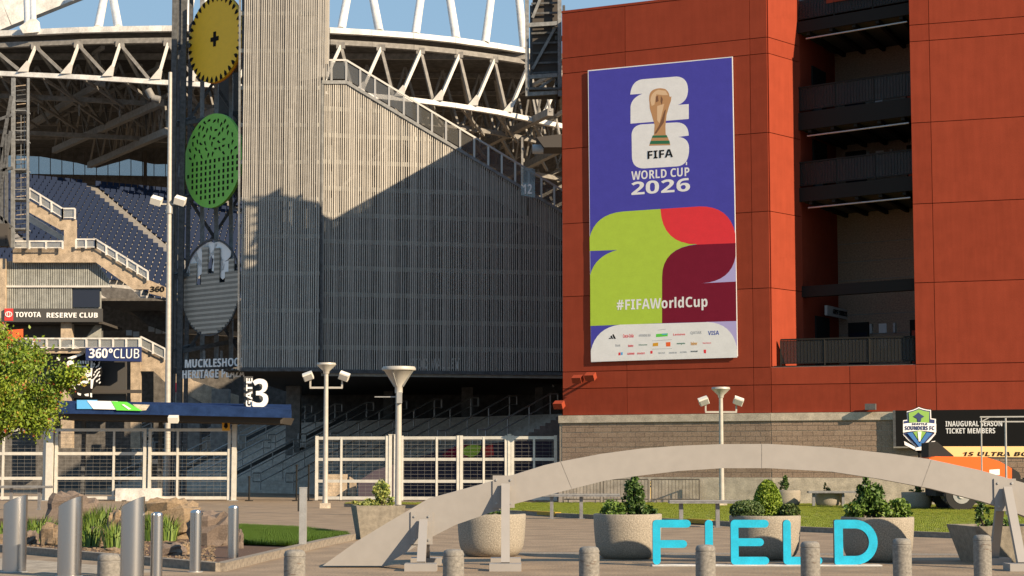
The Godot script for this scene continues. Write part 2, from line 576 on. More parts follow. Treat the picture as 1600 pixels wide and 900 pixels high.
	for row in 11:
		for k in 50:
			rest.box(C + u3 * (k * .42 + .2 + (row % 2) * .2) + UP * (1.075 + row * .2 + row / 3 * .02 + .095) + u3.cross(UP) * .083, Vector3(.404, .185, .06), Basis(u3, UP, u3.cross(UP)))
	tag(put("blockwork", rest, M.block, b), "", "", "", "stuff")
	# wall fittings
	var uA := (B - A).normalized()
	var nA := uA.cross(UP)
	for w in [[912, 594, "tilted terracotta floodlight below the poster, beside its level twin"], [932, 590, "level terracotta floodlight below the poster"], [883, 634, "terracotta floodlight low on the red wall corner"]]:
		var p := on(w[0], w[1], A, nA)
		var fl := thing("wall_floodlight", w[2], "floodlight", p, "red wall floodlights")
		put("arm", MB.new().bar(p - nA * .05, p + nA * .45, .07), M.red, fl)
		put("lamp_box", MB.new().box(p + nA * .6 + UP * .02, Vector3(.42, .26, .3), Basis(uA, .5) * Basis(uA, UP, nA)), M.red_c, fl)
	var uC := (E - C).normalized()
	var nC := uC.cross(UP)
	var pw := on(1363, 636, B, seg_n(B, C))
	var wl := thing("wall_lamp", "small brown wedge wall lamp above the concrete band", "lamp", pw)
	put("bracket", MB.new().bar(pw - seg_n(B, C) * .1, pw + seg_n(B, C) * .25, .08), M.soot, wl)
	put("housing", MB.new().box(pw + seg_n(B, C) * .35, Vector3(.4, .24, .3), Basis(uC, UP, nC)), M.frame, wl)
func balustrade(parent: Node, p: Vector3, q: Vector3, y: float):
	var u := (q - p).normalized()
	var L := p.distance_to(q)
	put("top_rail", MB.new().bar(p + UP * (y + 1.06), q + UP * (y + 1.06), .06), M.black, parent)
	put("bottom_rail", MB.new().bar(p + UP * (y + .1), q + UP * (y + .1), .04), M.black, parent)
	var n := int(L / 1.5)
	for k in n + 1:
		put("post", MB.new().bar(p + u * L * k / n + UP * y, p + u * L * k / n + UP * (y + 1.03), .05), M.black, parent)
	var rods := MB.new()
	var k := 0
	while k * .14 < L:
		rods.bar(p + u * k * .14 + UP * (y + .1), p + u * k * .14 + UP * (y + 1.04), .016)
		k += 1
	tag(put("rods", rods, M.black, parent), "", "", "", "stuff")
	put("mesh_panel", wallbox(p + UP * 0, q, y + .12, y + 1.02, .01), M.dark_mesh, parent)
func recess_doors(b: Node, y: float, ub: Vector3, nb: Vector3):
	var L := R2.distance_to(R3)
	for f in [[.14, 1.15], [.76, 1.3]]:
		var d = put("door", MB.new().box(R2 + ub * (f[0] * L + .3) + UP * (y + 1.1) + nb * .02, Vector3(f[1] * .85, 2.2, .08), Basis(ub, UP, nb)), M.black, b)
		put("pane", MB.new().box(R2 + ub * (f[0] * L + .3) + UP * (y + 1.0) + nb * .07, Vector3(f[1] * .7, 1.5, .03), Basis(ub, UP, nb)), M.door_glass, d)
	for g in [[.44, .95, .36, .55], [.44, 1.6, .36, .5]]:
		put("notice", MB.new().box(R2 + ub * (g[0] * L) + UP * (y + g[1] + .3) + nb * .02, Vector3(g[2], g[3] * .8, .03), Basis(ub, UP, nb)), M.paper, b)
	for g in [.33, .56]:
		put("sconce", MB.new().box(R2 + ub * (g * L) + UP * (y + 1.9) + nb * .06, Vector3(.1, .4, .12), Basis(ub, UP, nb)), M.letter_dim, b)

# ---------------------------------------------------------------- poster
func poster():
	var n := seg_n(A, B)
	var u := (B - A).normalized()
	var o := A + n * .09
	var c := on(1038, 566, o, n)
	var t := thing("poster_banner", "huge blue and lime football tournament poster hung on the red wall", "poster", c)
	var layer := func(called: String, px: Array, m: Material, lev: int):
		put(called, MB.new().slab(lay(px, o, n, .03 + lev * .0016), n, .0012), m, t)
	put("sheet", MB.new().slab(lay([[919, 110], [1145, 88.5], [1153, 557], [924, 566]], o, n, .03), n, .03), M.print_white, t)
	layer.call("blue_ground", [[920.2, 111.5], [1143.8, 90], [1151, 500], [1151, 540], [924, 545]], M.print_blue, 1)
	layer.call("green_shape", path([[125, 215], [150, 105, 280, 92], [457, 80], [465, 245, 630, 245], [465, 260, 465, 400], [465, 615], [129, 628], [128, 390], [150, 300, 255, 272], [126, 277]], 880, 300, 3), M.print_lime, 2)
	layer.call("red_shape", path([[457, 80], [640, 68], [780, 65, 808, 195], [809, 240], [630, 247], [465, 245, 457, 80]], 880, 300, 3), M.print_red, 2)
	layer.call("maroon_shape", path([[630, 247], [810, 240], [810, 300], [790, 420, 650, 428], [811, 420], [813, 605], [465, 615], [465, 400], [465, 260, 630, 247]], 880, 300, 3), M.print_maroon, 3)
	layer.call("lilac_shape", path([[810, 300], [790, 420, 650, 428], [811, 420]], 880, 300, 3), M.print_lilac, 2)
	layer.call("lilac_shape", path([[670, 609], [813, 604], [816, 740], [760, 640]], 880, 300, 3), M.print_lilac, 2)
	layer.call("white_shape", path([[131, 745], [155, 635, 270, 622], [680, 610], [790, 615, 815, 725], [817, 776], [132, 796]], 880, 300, 3), M.print_white, 4)
	# emblem
	var ex := 960.0
	var ey := 100.0
	layer.call("numeral", path([[103, 196], [112, 105, 185, 98], [400, 81], [468, 85, 472, 160], [474, 240, 408, 262], [477, 257], [477, 352], [105, 382], [105, 275], [112, 215, 182, 191]], ex, ey, 4.09), M.print_white, 2)
	layer.call("numeral", path([[112, 450], [118, 390, 185, 386], [400, 374], [475, 375, 477, 458], [408, 467], [475, 470, 479, 535], [482, 650, 400, 655], [190, 668], [115, 668, 114, 590]], ex, ey, 4.09), M.print_white, 2)
	layer.call("trophy", path([[226, 250], [215, 180, 255, 164], [285, 150, 325, 160], [350, 175, 354, 205], [358, 212], [366, 206], [364, 235], [350, 275], [335, 330], [328, 400], [330, 450], [345, 472], [360, 520], [224, 523], [241, 472], [255, 450], [259, 390], [243, 335], [228, 285]], ex, ey, 4.09), M.gold, 3)
	layer.call("trophy_light", path([[232, 235], [235, 180, 285, 165], [330, 172], [345, 200], [310, 200], [270, 195], [258, 260], [240, 270]], ex, ey, 4.09), M.gold_light, 4)
	layer.call("trophy_light", path([[275, 270], [320, 255], [310, 300], [290, 380], [275, 360]], ex, ey, 4.09), M.gold_light, 4)
	layer.call("trophy_shade", path([[322, 300], [332, 290], [318, 375], [270, 445], [258, 445], [290, 390], [305, 350]], ex, ey, 4.09), M.gold_dark, 5)
	layer.call("trophy_shade", path([[266, 210], [280, 202], [285, 238], [268, 245]], ex, ey, 4.09), M.gold_dark, 5)
	layer.call("trophy_shade", path([[300, 205], [312, 225], [306, 262], [298, 240]], ex, ey, 4.09), M.gold_dark, 5)
	layer.call("green_band", path([[247, 458], [337, 456], [343, 470], [243, 472]], ex, ey, 4.09), M.trophy_green, 5)
	layer.call("green_band", path([[234, 492], [353, 490], [358, 510], [229, 512]], ex, ey, 4.09), M.trophy_green, 5)
	var txt := func(s: String, x0: float, yb: float, x1: float, yt: float, m: Material, lev: int, weight := 700):
		var p := on(x0, yb, o, n)
		words(s, p + n * (.03 + lev * .0016), u, on(x1, yb, o, n).distance_to(on(x0, yb, o, n)) , (on(x0, yt, o, n) - p).y, m, t, .0015, weight)
	txt.call("FIFA", 1012.5, 248.5, 1052, 236, M.print_black, 6)
	txt.call("WORLD CUP", 987, 281.5, 1077.5, 268, M.print_white, 2)
	txt.call("2026", 987, 305, 1078.5, 284.5, M.print_white, 2)
	layer.call("tick_mark", [[1072, 253], [1074, 253], [1074, 258], [1072, 258]], M.print_white, 2)
	txt.call("#FIFAWorldCup", 964, 490, 1106, 468, M.print_white, 4)
	# sponsors, three rows
	layer.call("stripes_mark", path([[262, 254], [283, 238], [291, 254]], 910, 490, 6.4), M.print_black, 5)
	layer.call("stripes_mark", path([[283, 228], [296, 218], [312, 252], [296, 254]], 910, 490, 6.4), M.print_black, 5)
	layer.call("stripes_mark", path([[302, 212], [314, 204], [340, 252], [318, 253]], 910, 490, 6.4), M.print_black, 5)
	var sp := func(s: String, x0: float, y0: float, x1: float, y1: float, m: Material):
		txt.call(s, 910 + x0 / 6.4, 490 + y1 / 6.4, 910 + x1 / 6.4, 490 + y0 / 6.4, m, 5)
	sp.call("Coca-Cola", 410, 205, 515, 242, M.print_red)
	sp.call("HYUNDAI KIA", 570, 208, 688, 232, M.print_grey)
	sp.call("Lenovo", 912, 200, 1030, 220, M.print_red)
	sp.call("QATAR", 1085, 178, 1195, 212, M.print_grey)
	sp.call("VISA", 1260, 174, 1370, 216, M.visa)
	layer.call("green_logo", path([[740, 205], [858, 196], [856, 226], [740, 236]], 910, 490, 6.4), M.green_print, 5)
	layer.call("blue_logo", path([[800, 203], [852, 199], [850, 208], [800, 212]], 910, 490, 6.4), M.sky_blue_print, 6)
	sp.call("Bank", 335, 305, 385, 330, M.print_grey)
	sp.call("Budweiser", 462, 310, 514, 334, M.print_red)
	sp.call("Hisense", 568, 306, 652, 320, M.trophy_green)
	layer.call("orange_logo", path([[708, 296], [762, 290], [760, 324], [706, 328]], 910, 490, 6.4), M.amber, 5)
	layer.call("red_logo", path([[838, 288], [884, 284], [884, 328], [840, 330]], 910, 490, 6.4), M.lift_orange, 5)
	sp.call("mengniu", 948, 290, 1030, 312, M.trophy_green)
	sp.call("Unilever", 1088, 282, 1152, 318, M.amber)
	sp.call("Verizon", 1205, 288, 1290, 302, M.print_red)
	layer.call("red_blue_logo", path([[364, 390], [384, 388], [384, 416], [364, 418]], 910, 490, 6.4), M.print_red, 5)
	layer.call("red_blue_logo", path([[386, 388], [408, 386], [406, 414], [386, 416]], 910, 490, 6.4), M.sky_blue_print, 5)
	sp.call("AIRBNB", 452, 392, 524, 412, M.print_red)
	sp.call("DIAGEO", 552, 390, 628, 408, M.print_red)
	layer.call("pink_logo", path([[682, 374], [706, 372], [704, 400], [684, 402]], 910, 490, 6.4), M.print_red, 5)
	sp.call("ROCK-IT", 766, 386, 830, 402, M.print_grey)
	sp.call("AMERICAN", 870, 384, 948, 400, M.print_grey)
	sp.call("GLOBAL", 980, 378, 1050, 394, M.print_grey)
	sp.call("VALVOLINE", 1086, 372, 1156, 386, M.print_black)
	layer.call("red_logo", path([[1215, 362], [1240, 360], [1240, 398], [1218, 396]], 910, 490, 6.4), M.print_red, 5)
	for r in [[700, 276, 898, 262], [700, 358, 900, 352], [755, 168, 838, 158]]:
		layer.call("rule_line", path([[r[0], r[1]], [r[2], r[3]], [r[2], r[3] - 4], [r[0], r[1] - 4]], 910, 490, 6.4), M.print_grey, 5)

# ---------------------------------------------------------------- screens and the lattice tower
const SU := Vector3(.975, 0, -.223)
func slats(parent: Node, x0: float, x1: float, o: Vector3, n: Vector3, top: Callable, ybot: float, lean := 4.0):
	var u := n.cross(UP) * -1.0
	var a := MB.new()
	var b := MB.new()
	var px := x0
	while px < x1:
		var w := rng.randf_range(.75, 1.25) * lean * .54
		var p := on(px, ybot, o, n)
		var q := on(px + w, ybot, o, n)
		var ht := on(px, top.call(px), o, n).y
		var k := a if rng.randf() < .62 else b
		var dz := rng.randf_range(-.012, .012)
		k.box((p + q) * .5 * Vector3(1, 0, 1) + UP * (p.y + ht) * .5 + n * dz, Vector3(p.distance_to(q), ht - p.y, .045), Basis(u, UP, n))
		px += lean * rng.randf_range(.92, 1.08)
	tag(put("slats", a, M.slat, parent), "", "", "", "stuff")
	tag(put("slats", b, M.slat_b, parent), "", "", "", "stuff")
func screens():
	# tall shaft
	var n := Vector3(0, 0, 1)
	var o := Vector3(0, 0, -94.5)
	var base := plan(444, 94.5)
	var s := thing("slatted_shaft", "tall tan shaft clad in narrow vertical metal slats", "screen", base)
	slats(s, 375, 495, o, n, func(_x): return -70.0, 578.0, 3.4)
	slats(s, 497, 513, o, n, func(_x): return -70.0, 120.0, 3.0)
	put("corner_post", MB.new().slab(flat([[373.5, -70], [376.5, -70], [374, 578], [371, 578]], 94.42), n, .1), M.frame_light, s)
	put("edge_strip", MB.new().slab(flat([[490, -70], [513.5, -70], [513, 100], [490, 100]], 94.7), n, .15), M.slat, s)
	var yy := -40.0
	while yy < 578:
		put("beam", MB.new().slab(flat([[376, yy], [500, yy], [500, yy + 6], [376, yy + 6]], 94.62), n, .2), M.clad, s)
		yy += 58.0
	put("bottom_beam", MB.new().slab(flat([[373, 574], [503, 574], [503, 580], [373, 580]], 94.44), n, .3), M.frame, s)
	put("dark_backing", MB.new().slab(flat([[378, -70], [512, -70], [502, 576], [378, 576]], 96.2), n, .2), M.frame, s)  # dark sheet standing in for the shaded interior behind the slats
	put("rear_wall", MB.new().slab(flat([[378, -70], [512, -70], [502, 576], [378, 576]], 99.5), n, .2), M.frame, s)
	for x in [490.0, 500.0]:
		put("ladder_rail", MB.new().slab(flat([[x, 130], [x + 2.5, 130], [x + 2, 575], [x - .5, 575]], 94.6), n, .1), M.frame, s)
	for k in 12:
		put("ladder_tie", MB.new().slab(flat([[490, 140 + k * 36.0], [502, 140 + k * 36.0], [502, 144 + k * 36.0], [490, 144 + k * 36.0]], 94.75), n, .08), M.frame, s)
	# stair screen
	var n2 := SU.cross(UP)
	if n2.z < 0: n2 = -n2
	var o2 := plan(503, 95.0)
	var s2 := thing("stair_screen", "broad slatted metal screen with sloping top beside the red building", "screen", o2)
	var top := func(x): return 131.0 if x < 541 else 131.0 + (x - 541) * .601
	slats(s2, 503, 900, o2, n2, top, 580.0, 3.4)
	put("corner_post", MB.new().slab(lay([[502, 126], [505.5, 126], [504.5, 580], [501, 580]], o2, n2, .06), n2, .12), M.frame_light, s2)
	for k in 11:
		var y := 165.0 + k * 41.5
		var xl := 503.0
		var xr := 900.0
		var sl := (725.0 - y) / 12900.0
		if y < 131 + (900 - 541) * .601: xr = min(900.0, 541 + (y + 8 - 131) / .601)
		put("beam", MB.new().slab(lay([[xl, y], [xr - 12, y + (xr - xl) * sl], [xr, y + 7 + (xr - xl) * sl], [xl, y + 7]], o2, n2, -.1), n2, .2), M.clad, s2)
	for x in [514.0, 630.0, 742.0, 846.0]:
		put("column", MB.new().slab(lay([[x, top.call(x) + 12], [x + 7, top.call(x) + 16], [x + 6, 580], [x - 1, 580]], o2, n2, -.6), n2, .3), M.frame_light, s2)
	for br in [[520, 300, 626, 208], [742, 410, 846, 330], [640, 380, 735, 300]]:
		put("brace", MB.new().slab(lay([[br[0], br[1]], [br[2], br[3]], [br[2], br[3] + 6], [br[0], br[1] + 6]], o2, n2, -.62), n2, .15), M.frame_light, s2)
	put("stringer", MB.new().slab(lay([[505, 133], [540, 133], [900, 350], [900, 388], [600, 205], [520, 152]], o2, n2, -.2), n2, .12), M.clad, s2)
	put("dark_backing", MB.new().slab(lay([[505, 140], [540, 140], [900, 356], [900, 578], [505, 578]], o2, n2, -2.2), n2, .1), M.frame, s2)  # dark backing sheet, shade behind the stair slats put into its colour
	put("top_cap", MB.new().slab(lay([[500, 126], [541, 126], [900, 342], [900, 347], [541, 131.5], [500, 131.5]], o2, n2, .1), n2, 1.6), M.frame_light, s2)
	put("bottom_beam", MB.new().slab(lay([[501, 577], [900, 582], [900, 587], [501, 583]], o2, n2, .08), n2, .3), M.frame, s2)
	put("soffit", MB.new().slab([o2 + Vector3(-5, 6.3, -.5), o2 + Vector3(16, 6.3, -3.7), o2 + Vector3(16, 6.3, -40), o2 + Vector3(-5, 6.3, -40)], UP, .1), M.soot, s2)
	# guard rail on its slope
	var g := thing("stair_guardrail", "grey guardrail with dark mesh infill running down the slatted screen top", "railing", on(541, 126, o2, n2))
	var edge := func(x): return 126.0 if x < 541 else 126.0 + (x - 541) * .601
	put("top_rail", MB.new().bar(on(506, 94, o2, n2), on(541, 94, o2, n2), .09), M.rail, g)
	put("top_rail", MB.new().bar(on(541, 94, o2, n2), on(900, 310, o2, n2), .09), M.rail, g)
	var xs := [506, 518, 541, 563, 586, 608, 631, 653, 675, 697, 719, 741, 763, 784, 805, 826, 846, 866, 886]
	for i in xs.size():
		var x: float = xs[i]
		put("post", MB.new().bar(on(x, edge.call(x), o2, n2), on(x, edge.call(x) - 32, o2, n2), .1, .07), M.rail, g)
		if i < xs.size() - 1:
			var x2: float = xs[i + 1]
			put("mesh_panel", MB.new().slab(lay([[x + 2, edge.call(x + 2) - 29], [x2 - 1, edge.call(x2 - 1) - 29], [x2 - 1, edge.call(x2 - 1) - 3], [x + 2, edge.call(x + 2) - 3]], o2, n2, -.02), n2, .015), M.mesh_panel, g)
	# section sign hanging by the rail
	var ps := at(825, 308, 95.5)
	var sg := thing("section_sign", "small blue stair section sign reading 12 beside the sloping rail", "sign", ps)
	put("board", MB.new().slab(flat([[814, 260], [836, 264], [836, 309], [814, 305]], 95.4), n, .1), M.pane, sg)
	words("12", at(817, 303, 95.4) + n * .01, Vector3.RIGHT, .45, .5, M.letter, sg, .02)
	put("stay", MB.new().bar(at(825, 309, 95.45), at(825, 330, 95.45) + Vector3(0, 0, -1.5), .06), M.frame, sg)

func grey_frame():
	var d := 82.6
	var n := Vector3(0, 0, 1)
	var t := thing("steel_frame_box", "grey steel framed equipment box clamped to the building corner", "frame", at(850, 150, d))
	var y1 := -60.0
	for x in [820.0, 871.0]:
		put("column", MB.new().slab(flat([[x, y1], [x + 6, y1], [x + 7, 150], [x + 1, 150]], d), n, .18), M.frame_light, t)
		put("column", MB.new().slab(flat([[x + 8, 8], [x + 12, 8], [x + 12, 143], [x + 8, 143]], d + 2.2), n, .18), M.frame, t)
	for y in [-60.0, 33.0, 114.0, 141.0]:
		put("beam", MB.new().slab(flat([[826, y + 3], [871, y], [871, y + 6], [826, y + 9]], d + .02), n, .14), M.frame_light, t)
	put("brace", MB.new().bar(at(832, 108, d + .3), at(868, 42, d + .3), .12), M.frame_light, t)
	put("brace", MB.new().bar(at(836, 142, d + .3), at(868, 120, d + .3), .1), M.frame_light, t)
	put("brace", MB.new().bar(at(832, 28, d + .3), at(868, -60, d + .3), .12), M.frame_light, t)
	put("back_panel", MB.new().slab(flat([[833, 12], [872, 12], [872, 116], [833, 118]], d + 1.5), n, .1), M.soot, t)
	put("shadow_front_panel", MB.new().slab(flat([[832, -45], [872, -66], [872, 112], [832, 114]], d + .5), n, .08), M.soot, t)  # solid panel added, top raised and sloped to shape the shadow on the shaft
	var sx := at(872, 60, d).x
	put("shadow_side_panel", MB.new().slab([Vector3(sx, 17.4, -d - .6), Vector3(sx, 23.5, -d - .6), Vector3(sx, 20.7, -d - 3.3), Vector3(sx, 17.4, -d - 3.3)], Vector3(1, 0, 0), .08), M.soot, t)  # added panel, sloping top cut to outline the shadow cast on the shaft
	for k in 12:
		var y := -58.0 + k * 15.5
		put("louvre", MB.new().slab(flat([[830, y], [872, y - 1.5], [872, y + 1.5], [830, y + 3]], d + .3), n, .06), M.frame, t)
	put("floor_plate", MB.new().box(at(850, 146, d + 1.1), Vector3(1.5, .1, 2.3)), M.frame, t)
	put("tie", MB.new().box(at(876, 60, d + .5), Vector3(.5, .2, .2)), M.frame, t)
	put("tie", MB.new().box(at(876, 130, d + .5), Vector3(.5, .2, .2)), M.frame, t)

func lattice():
	var n := Vector3(0, 0, 1)
	var d := 99.0
	var t := thing("lattice_tower", "dark steel lattice tower carrying three round artworks", "tower", plan(325, 100.0))
	var DU := Vector3(.712, 0, .702)
	for x in [275.0, 289.0]:
		put("column", MB.new().bar(Vector3(at(x, 0, d).x, 0, -d - (x - 275) * .02), at(x, -70, d + (x - 275) * .02), .28), M.frame, t)
	for x in [281.0, 300.0]:
		put("column", MB.new().bar(Vector3(at(x, 0, d + 3).x, 0, -d - 3), at(x, -70, d + 3), .2), M.frame, t)
	for x in [316.0, 338.0, 361.0]:
		put("tube", MB.new().bar(Vector3(at(x, 590, d + 1.2).x, hgt(592, d + 1.2), -d - 1.2), at(x, -70, d + 1.2), .2), M.frame_light, t)
	var ys := [-60.0, 70.0, 190.0, 310.0, 428.0, 545.0]
	for i in ys.size():
		var y: float = ys[i]
		put("girt", MB.new().bar(at(272, y + 6, d + .3), at(376, y - 14, d + 1.5), .22), M.frame, t)
		put("girt", MB.new().bar(at(272, y + 2, d + .3), at(304, y - 6, d + 3), .16), M.frame, t)
		if i < ys.size() - 1:
			put("brace", MB.new().bar(at(295, y, d + 2.0), at(372, y + 118, d + 2.6), .16), M.frame, t)
			put("brace", MB.new().bar(at(372, y, d + 2.7), at(295, y + 118, d + 2.1), .16), M.frame, t)
	put("backing", MB.new().slab(flat([[340, 120], [374, 112], [374, 300], [340, 180]], d + 4), n, .1), M.clad_dark, t)
	var gi := put("lower_girt", MB.new().bar(at(270, 580, d + .4), at(376, 568, d + 1.0), .3), M.frame, t)
	for x in [291.0, 319.0, 346.0]:
		put("hanger", MB.new().bar(at(x, 548, d + .6), at(x, 562, d + .6), .12), M.frame_light, gi)
	# discs: face turned to the left, so seen as narrow ovals
	var u := DU
	var fn := u.cross(UP)
	var cen := [at(335.5, 61, 98.0), at(332, 251, 98.0), at(329.5, 449, 98.0)]
	var nm := ["yellow_disc", "green_disc", "hand_disc"]
	var lb := ["round yellow artwork with dark teeth round its rim and a cross", "round green artwork peppered with small dark marks", "round artwork of a striped raised hand among white clouds"]
	var rad := [2.28, 2.45, 2.46]
	for i in 3:
		var c: Vector3 = cen[i]
		var r: float = rad[i]
		var k := thing(nm[i], lb[i], "artwork", c)
		var P := func(a: float, b: float, z: float) -> Vector3:
			return c + u * a * r + UP * b * r + fn * z
		var ring := []
		for j in 48: ring.append(P.call(cos(TAU * j / 48), sin(TAU * j / 48), 0.0))
		if i < 2:
			put("plate", MB.new().slab(ring, fn, .16), M.yellow if i == 0 else M.green, k)
		else:
			var hoop := MB.new()
			for j in 48: hoop.bar(ring[j], ring[(j + 1) % 48], .08)
			put("hoop", hoop, M.frame, k)
		put("mount", MB.new().box(c - fn * .65, Vector3(.3, r * 1.5, 1.0), Basis(u, UP, fn)), M.frame, k)
		if i == 0:
			for j in 34:
				var a := TAU * j / 34.0
				var w := .045
				put("tooth", MB.new().slab([P.call(cos(a - w), sin(a - w), .02) * 1.0, P.call(cos(a + w), sin(a + w), .02), P.call(cos(a + w) * .93, sin(a + w) * .93, .02), P.call(cos(a) * .86, sin(a) * .86, .02), P.call(cos(a - w) * .93, sin(a - w) * .93, .02)], fn, .015), M.print_black, k)
			put("cross", MB.new().slab([P.call(-.05, -.17, .02), P.call(.05, -.17, .02), P.call(.05, -.05, .02), P.call(.15, -.05, .02), P.call(.15, .05, .02), P.call(.05, .05, .02), P.call(.05, .17, .02), P.call(-.05, .17, .02), P.call(-.05, .05, .02), P.call(-.15, .05, .02), P.call(-.15, -.05, .02), P.call(-.05, -.05, .02)], fn, .015), M.print_black, k)
			put("rim", MB.new().tube(P.call(0, 0, -.16), P.call(0, 0, -.22), r * 1.01, r * 1.01, 48), M.orange_rim, k)
		elif i == 1:
			for row in 8:
				for cl in 12:
					var x := -.85 + cl * .155
					var y := -.88 + row * .125
					if x * x + y * y < .8 and rng.randf() < .93:
						put("mark", MB.new().slab([P.call(x - .028, y - .038, .02), P.call(x + .028, y - .038, .02), P.call(x + .028, y + .038, .02), P.call(x - .028, y + .038, .02)], fn, .012), M.print_black, k)
			var tries := 0
			var made := 0
			var pts := []
			while made < 46 and tries < 900:
				tries += 1
				var x := rng.randf_range(-.85, .85)
				var y := rng.randf_range(.1, .92)
				if x * x + y * y > .8: continue
				var ok := true
				for q in pts:
					if (q - Vector2(x, y)).length() < .13: ok = false
				if not ok: continue
				pts.append(Vector2(x, y))
				made += 1
				var a := rng.randf() * PI
				var e := Vector2(cos(a), sin(a)) * .05
				var f := Vector2(-sin(a), cos(a)) * .022
				var q := Vector2(x, y)
				var cs := []
				for z in [q - e - f, q + e - f * .5, q + e + f * 1.6, q - e * .3 + f]: cs.append(P.call(z.x, z.y, .02))
				put("mark", MB.new().slab(cs, fn, .012), M.print_black, k)
		else:
			# clouds
			for cl in [[-.62, .45, .26, .3], [-.35, .72, .3, .24], [-.12, .82, .28, .16], [.3, .72, .32, .24], [.2, .45, .2, .2], [.42, .35, .2, .2], [.82, .42, .14, .26], [-.8, .3, .14, .2]]:
				var rr := []
				for j in 14:
					var wob := 1.0 + .18 * sin(j * 2.4 + cl[0] * 9)
					var x: float = cl[0] + cl[2] * cos(TAU * j / 14) * wob
					var y: float = cl[1] + cl[3] * sin(TAU * j / 14) * wob
					var q := Vector2(x, y)
					if q.length() > .97: q = q.normalized() * .97
					rr.append(P.call(q.x, q.y, -.06))
				put("cloud_plate", MB.new().slab(rr, fn, .03), M.cloud_white, k)
			# palm and fingers made of planks
			var y := -.96
			var ro := 0
			while y < .86:
				var half := sqrt(max(0.0, 1.0 - y * y))
				var spans := []
				if y < .08: spans = [[-half, half]]
				elif y < .25: spans = [[-half, -.5], [-.32, .3], [.5, half]]
				else:
					spans = []
					if y < .5: spans.append([-.72, -.5])
					if y < .9: spans.append([-.3, -.1])
					if y < .8: spans.append([.12, .3])
					if y < .52: spans.append([.62, min(.8, half)])
				for sp in spans:
					if sp[1] - sp[0] < .03: continue
					put("plank", MB.new().slab([P.call(sp[0], y, .05), P.call(sp[1], y, .05), P.call(sp[1], y + .05, .05), P.call(sp[0], y + .05, .05)], fn, .06), M.taupe if ro % 2 == 0 else M.taupe_b, k)
				y += .052
				ro += 1
	# lettering below
	var pb := at(290, 575, 98.6)
	var w := thing("plaza_lettering", "pale raised letters reading MUCKLESHOOT HERITAGE PLAZA under the hand artwork", "sign", pb)
	var un := Vector3(.62, 0, .36).normalized()
	words("MUCKLESHOOT", at(290, 575, 98.6), un, 3.85, .43, M.letter, w, .06)
	words("HERITAGE PLAZA", at(286, 591.5, 98.6), un, 4.0, .42, M.letter, w, .06)
	put("rail", MB.new().bar(at(284, 580, 98.7), at(284, 580, 98.7) + un * 4.2, .08), M.soot, w)
	put("bracket", MB.new().bar(at(300, 580, 98.7), at(300, 570, 99.6), .08), M.frame, w)

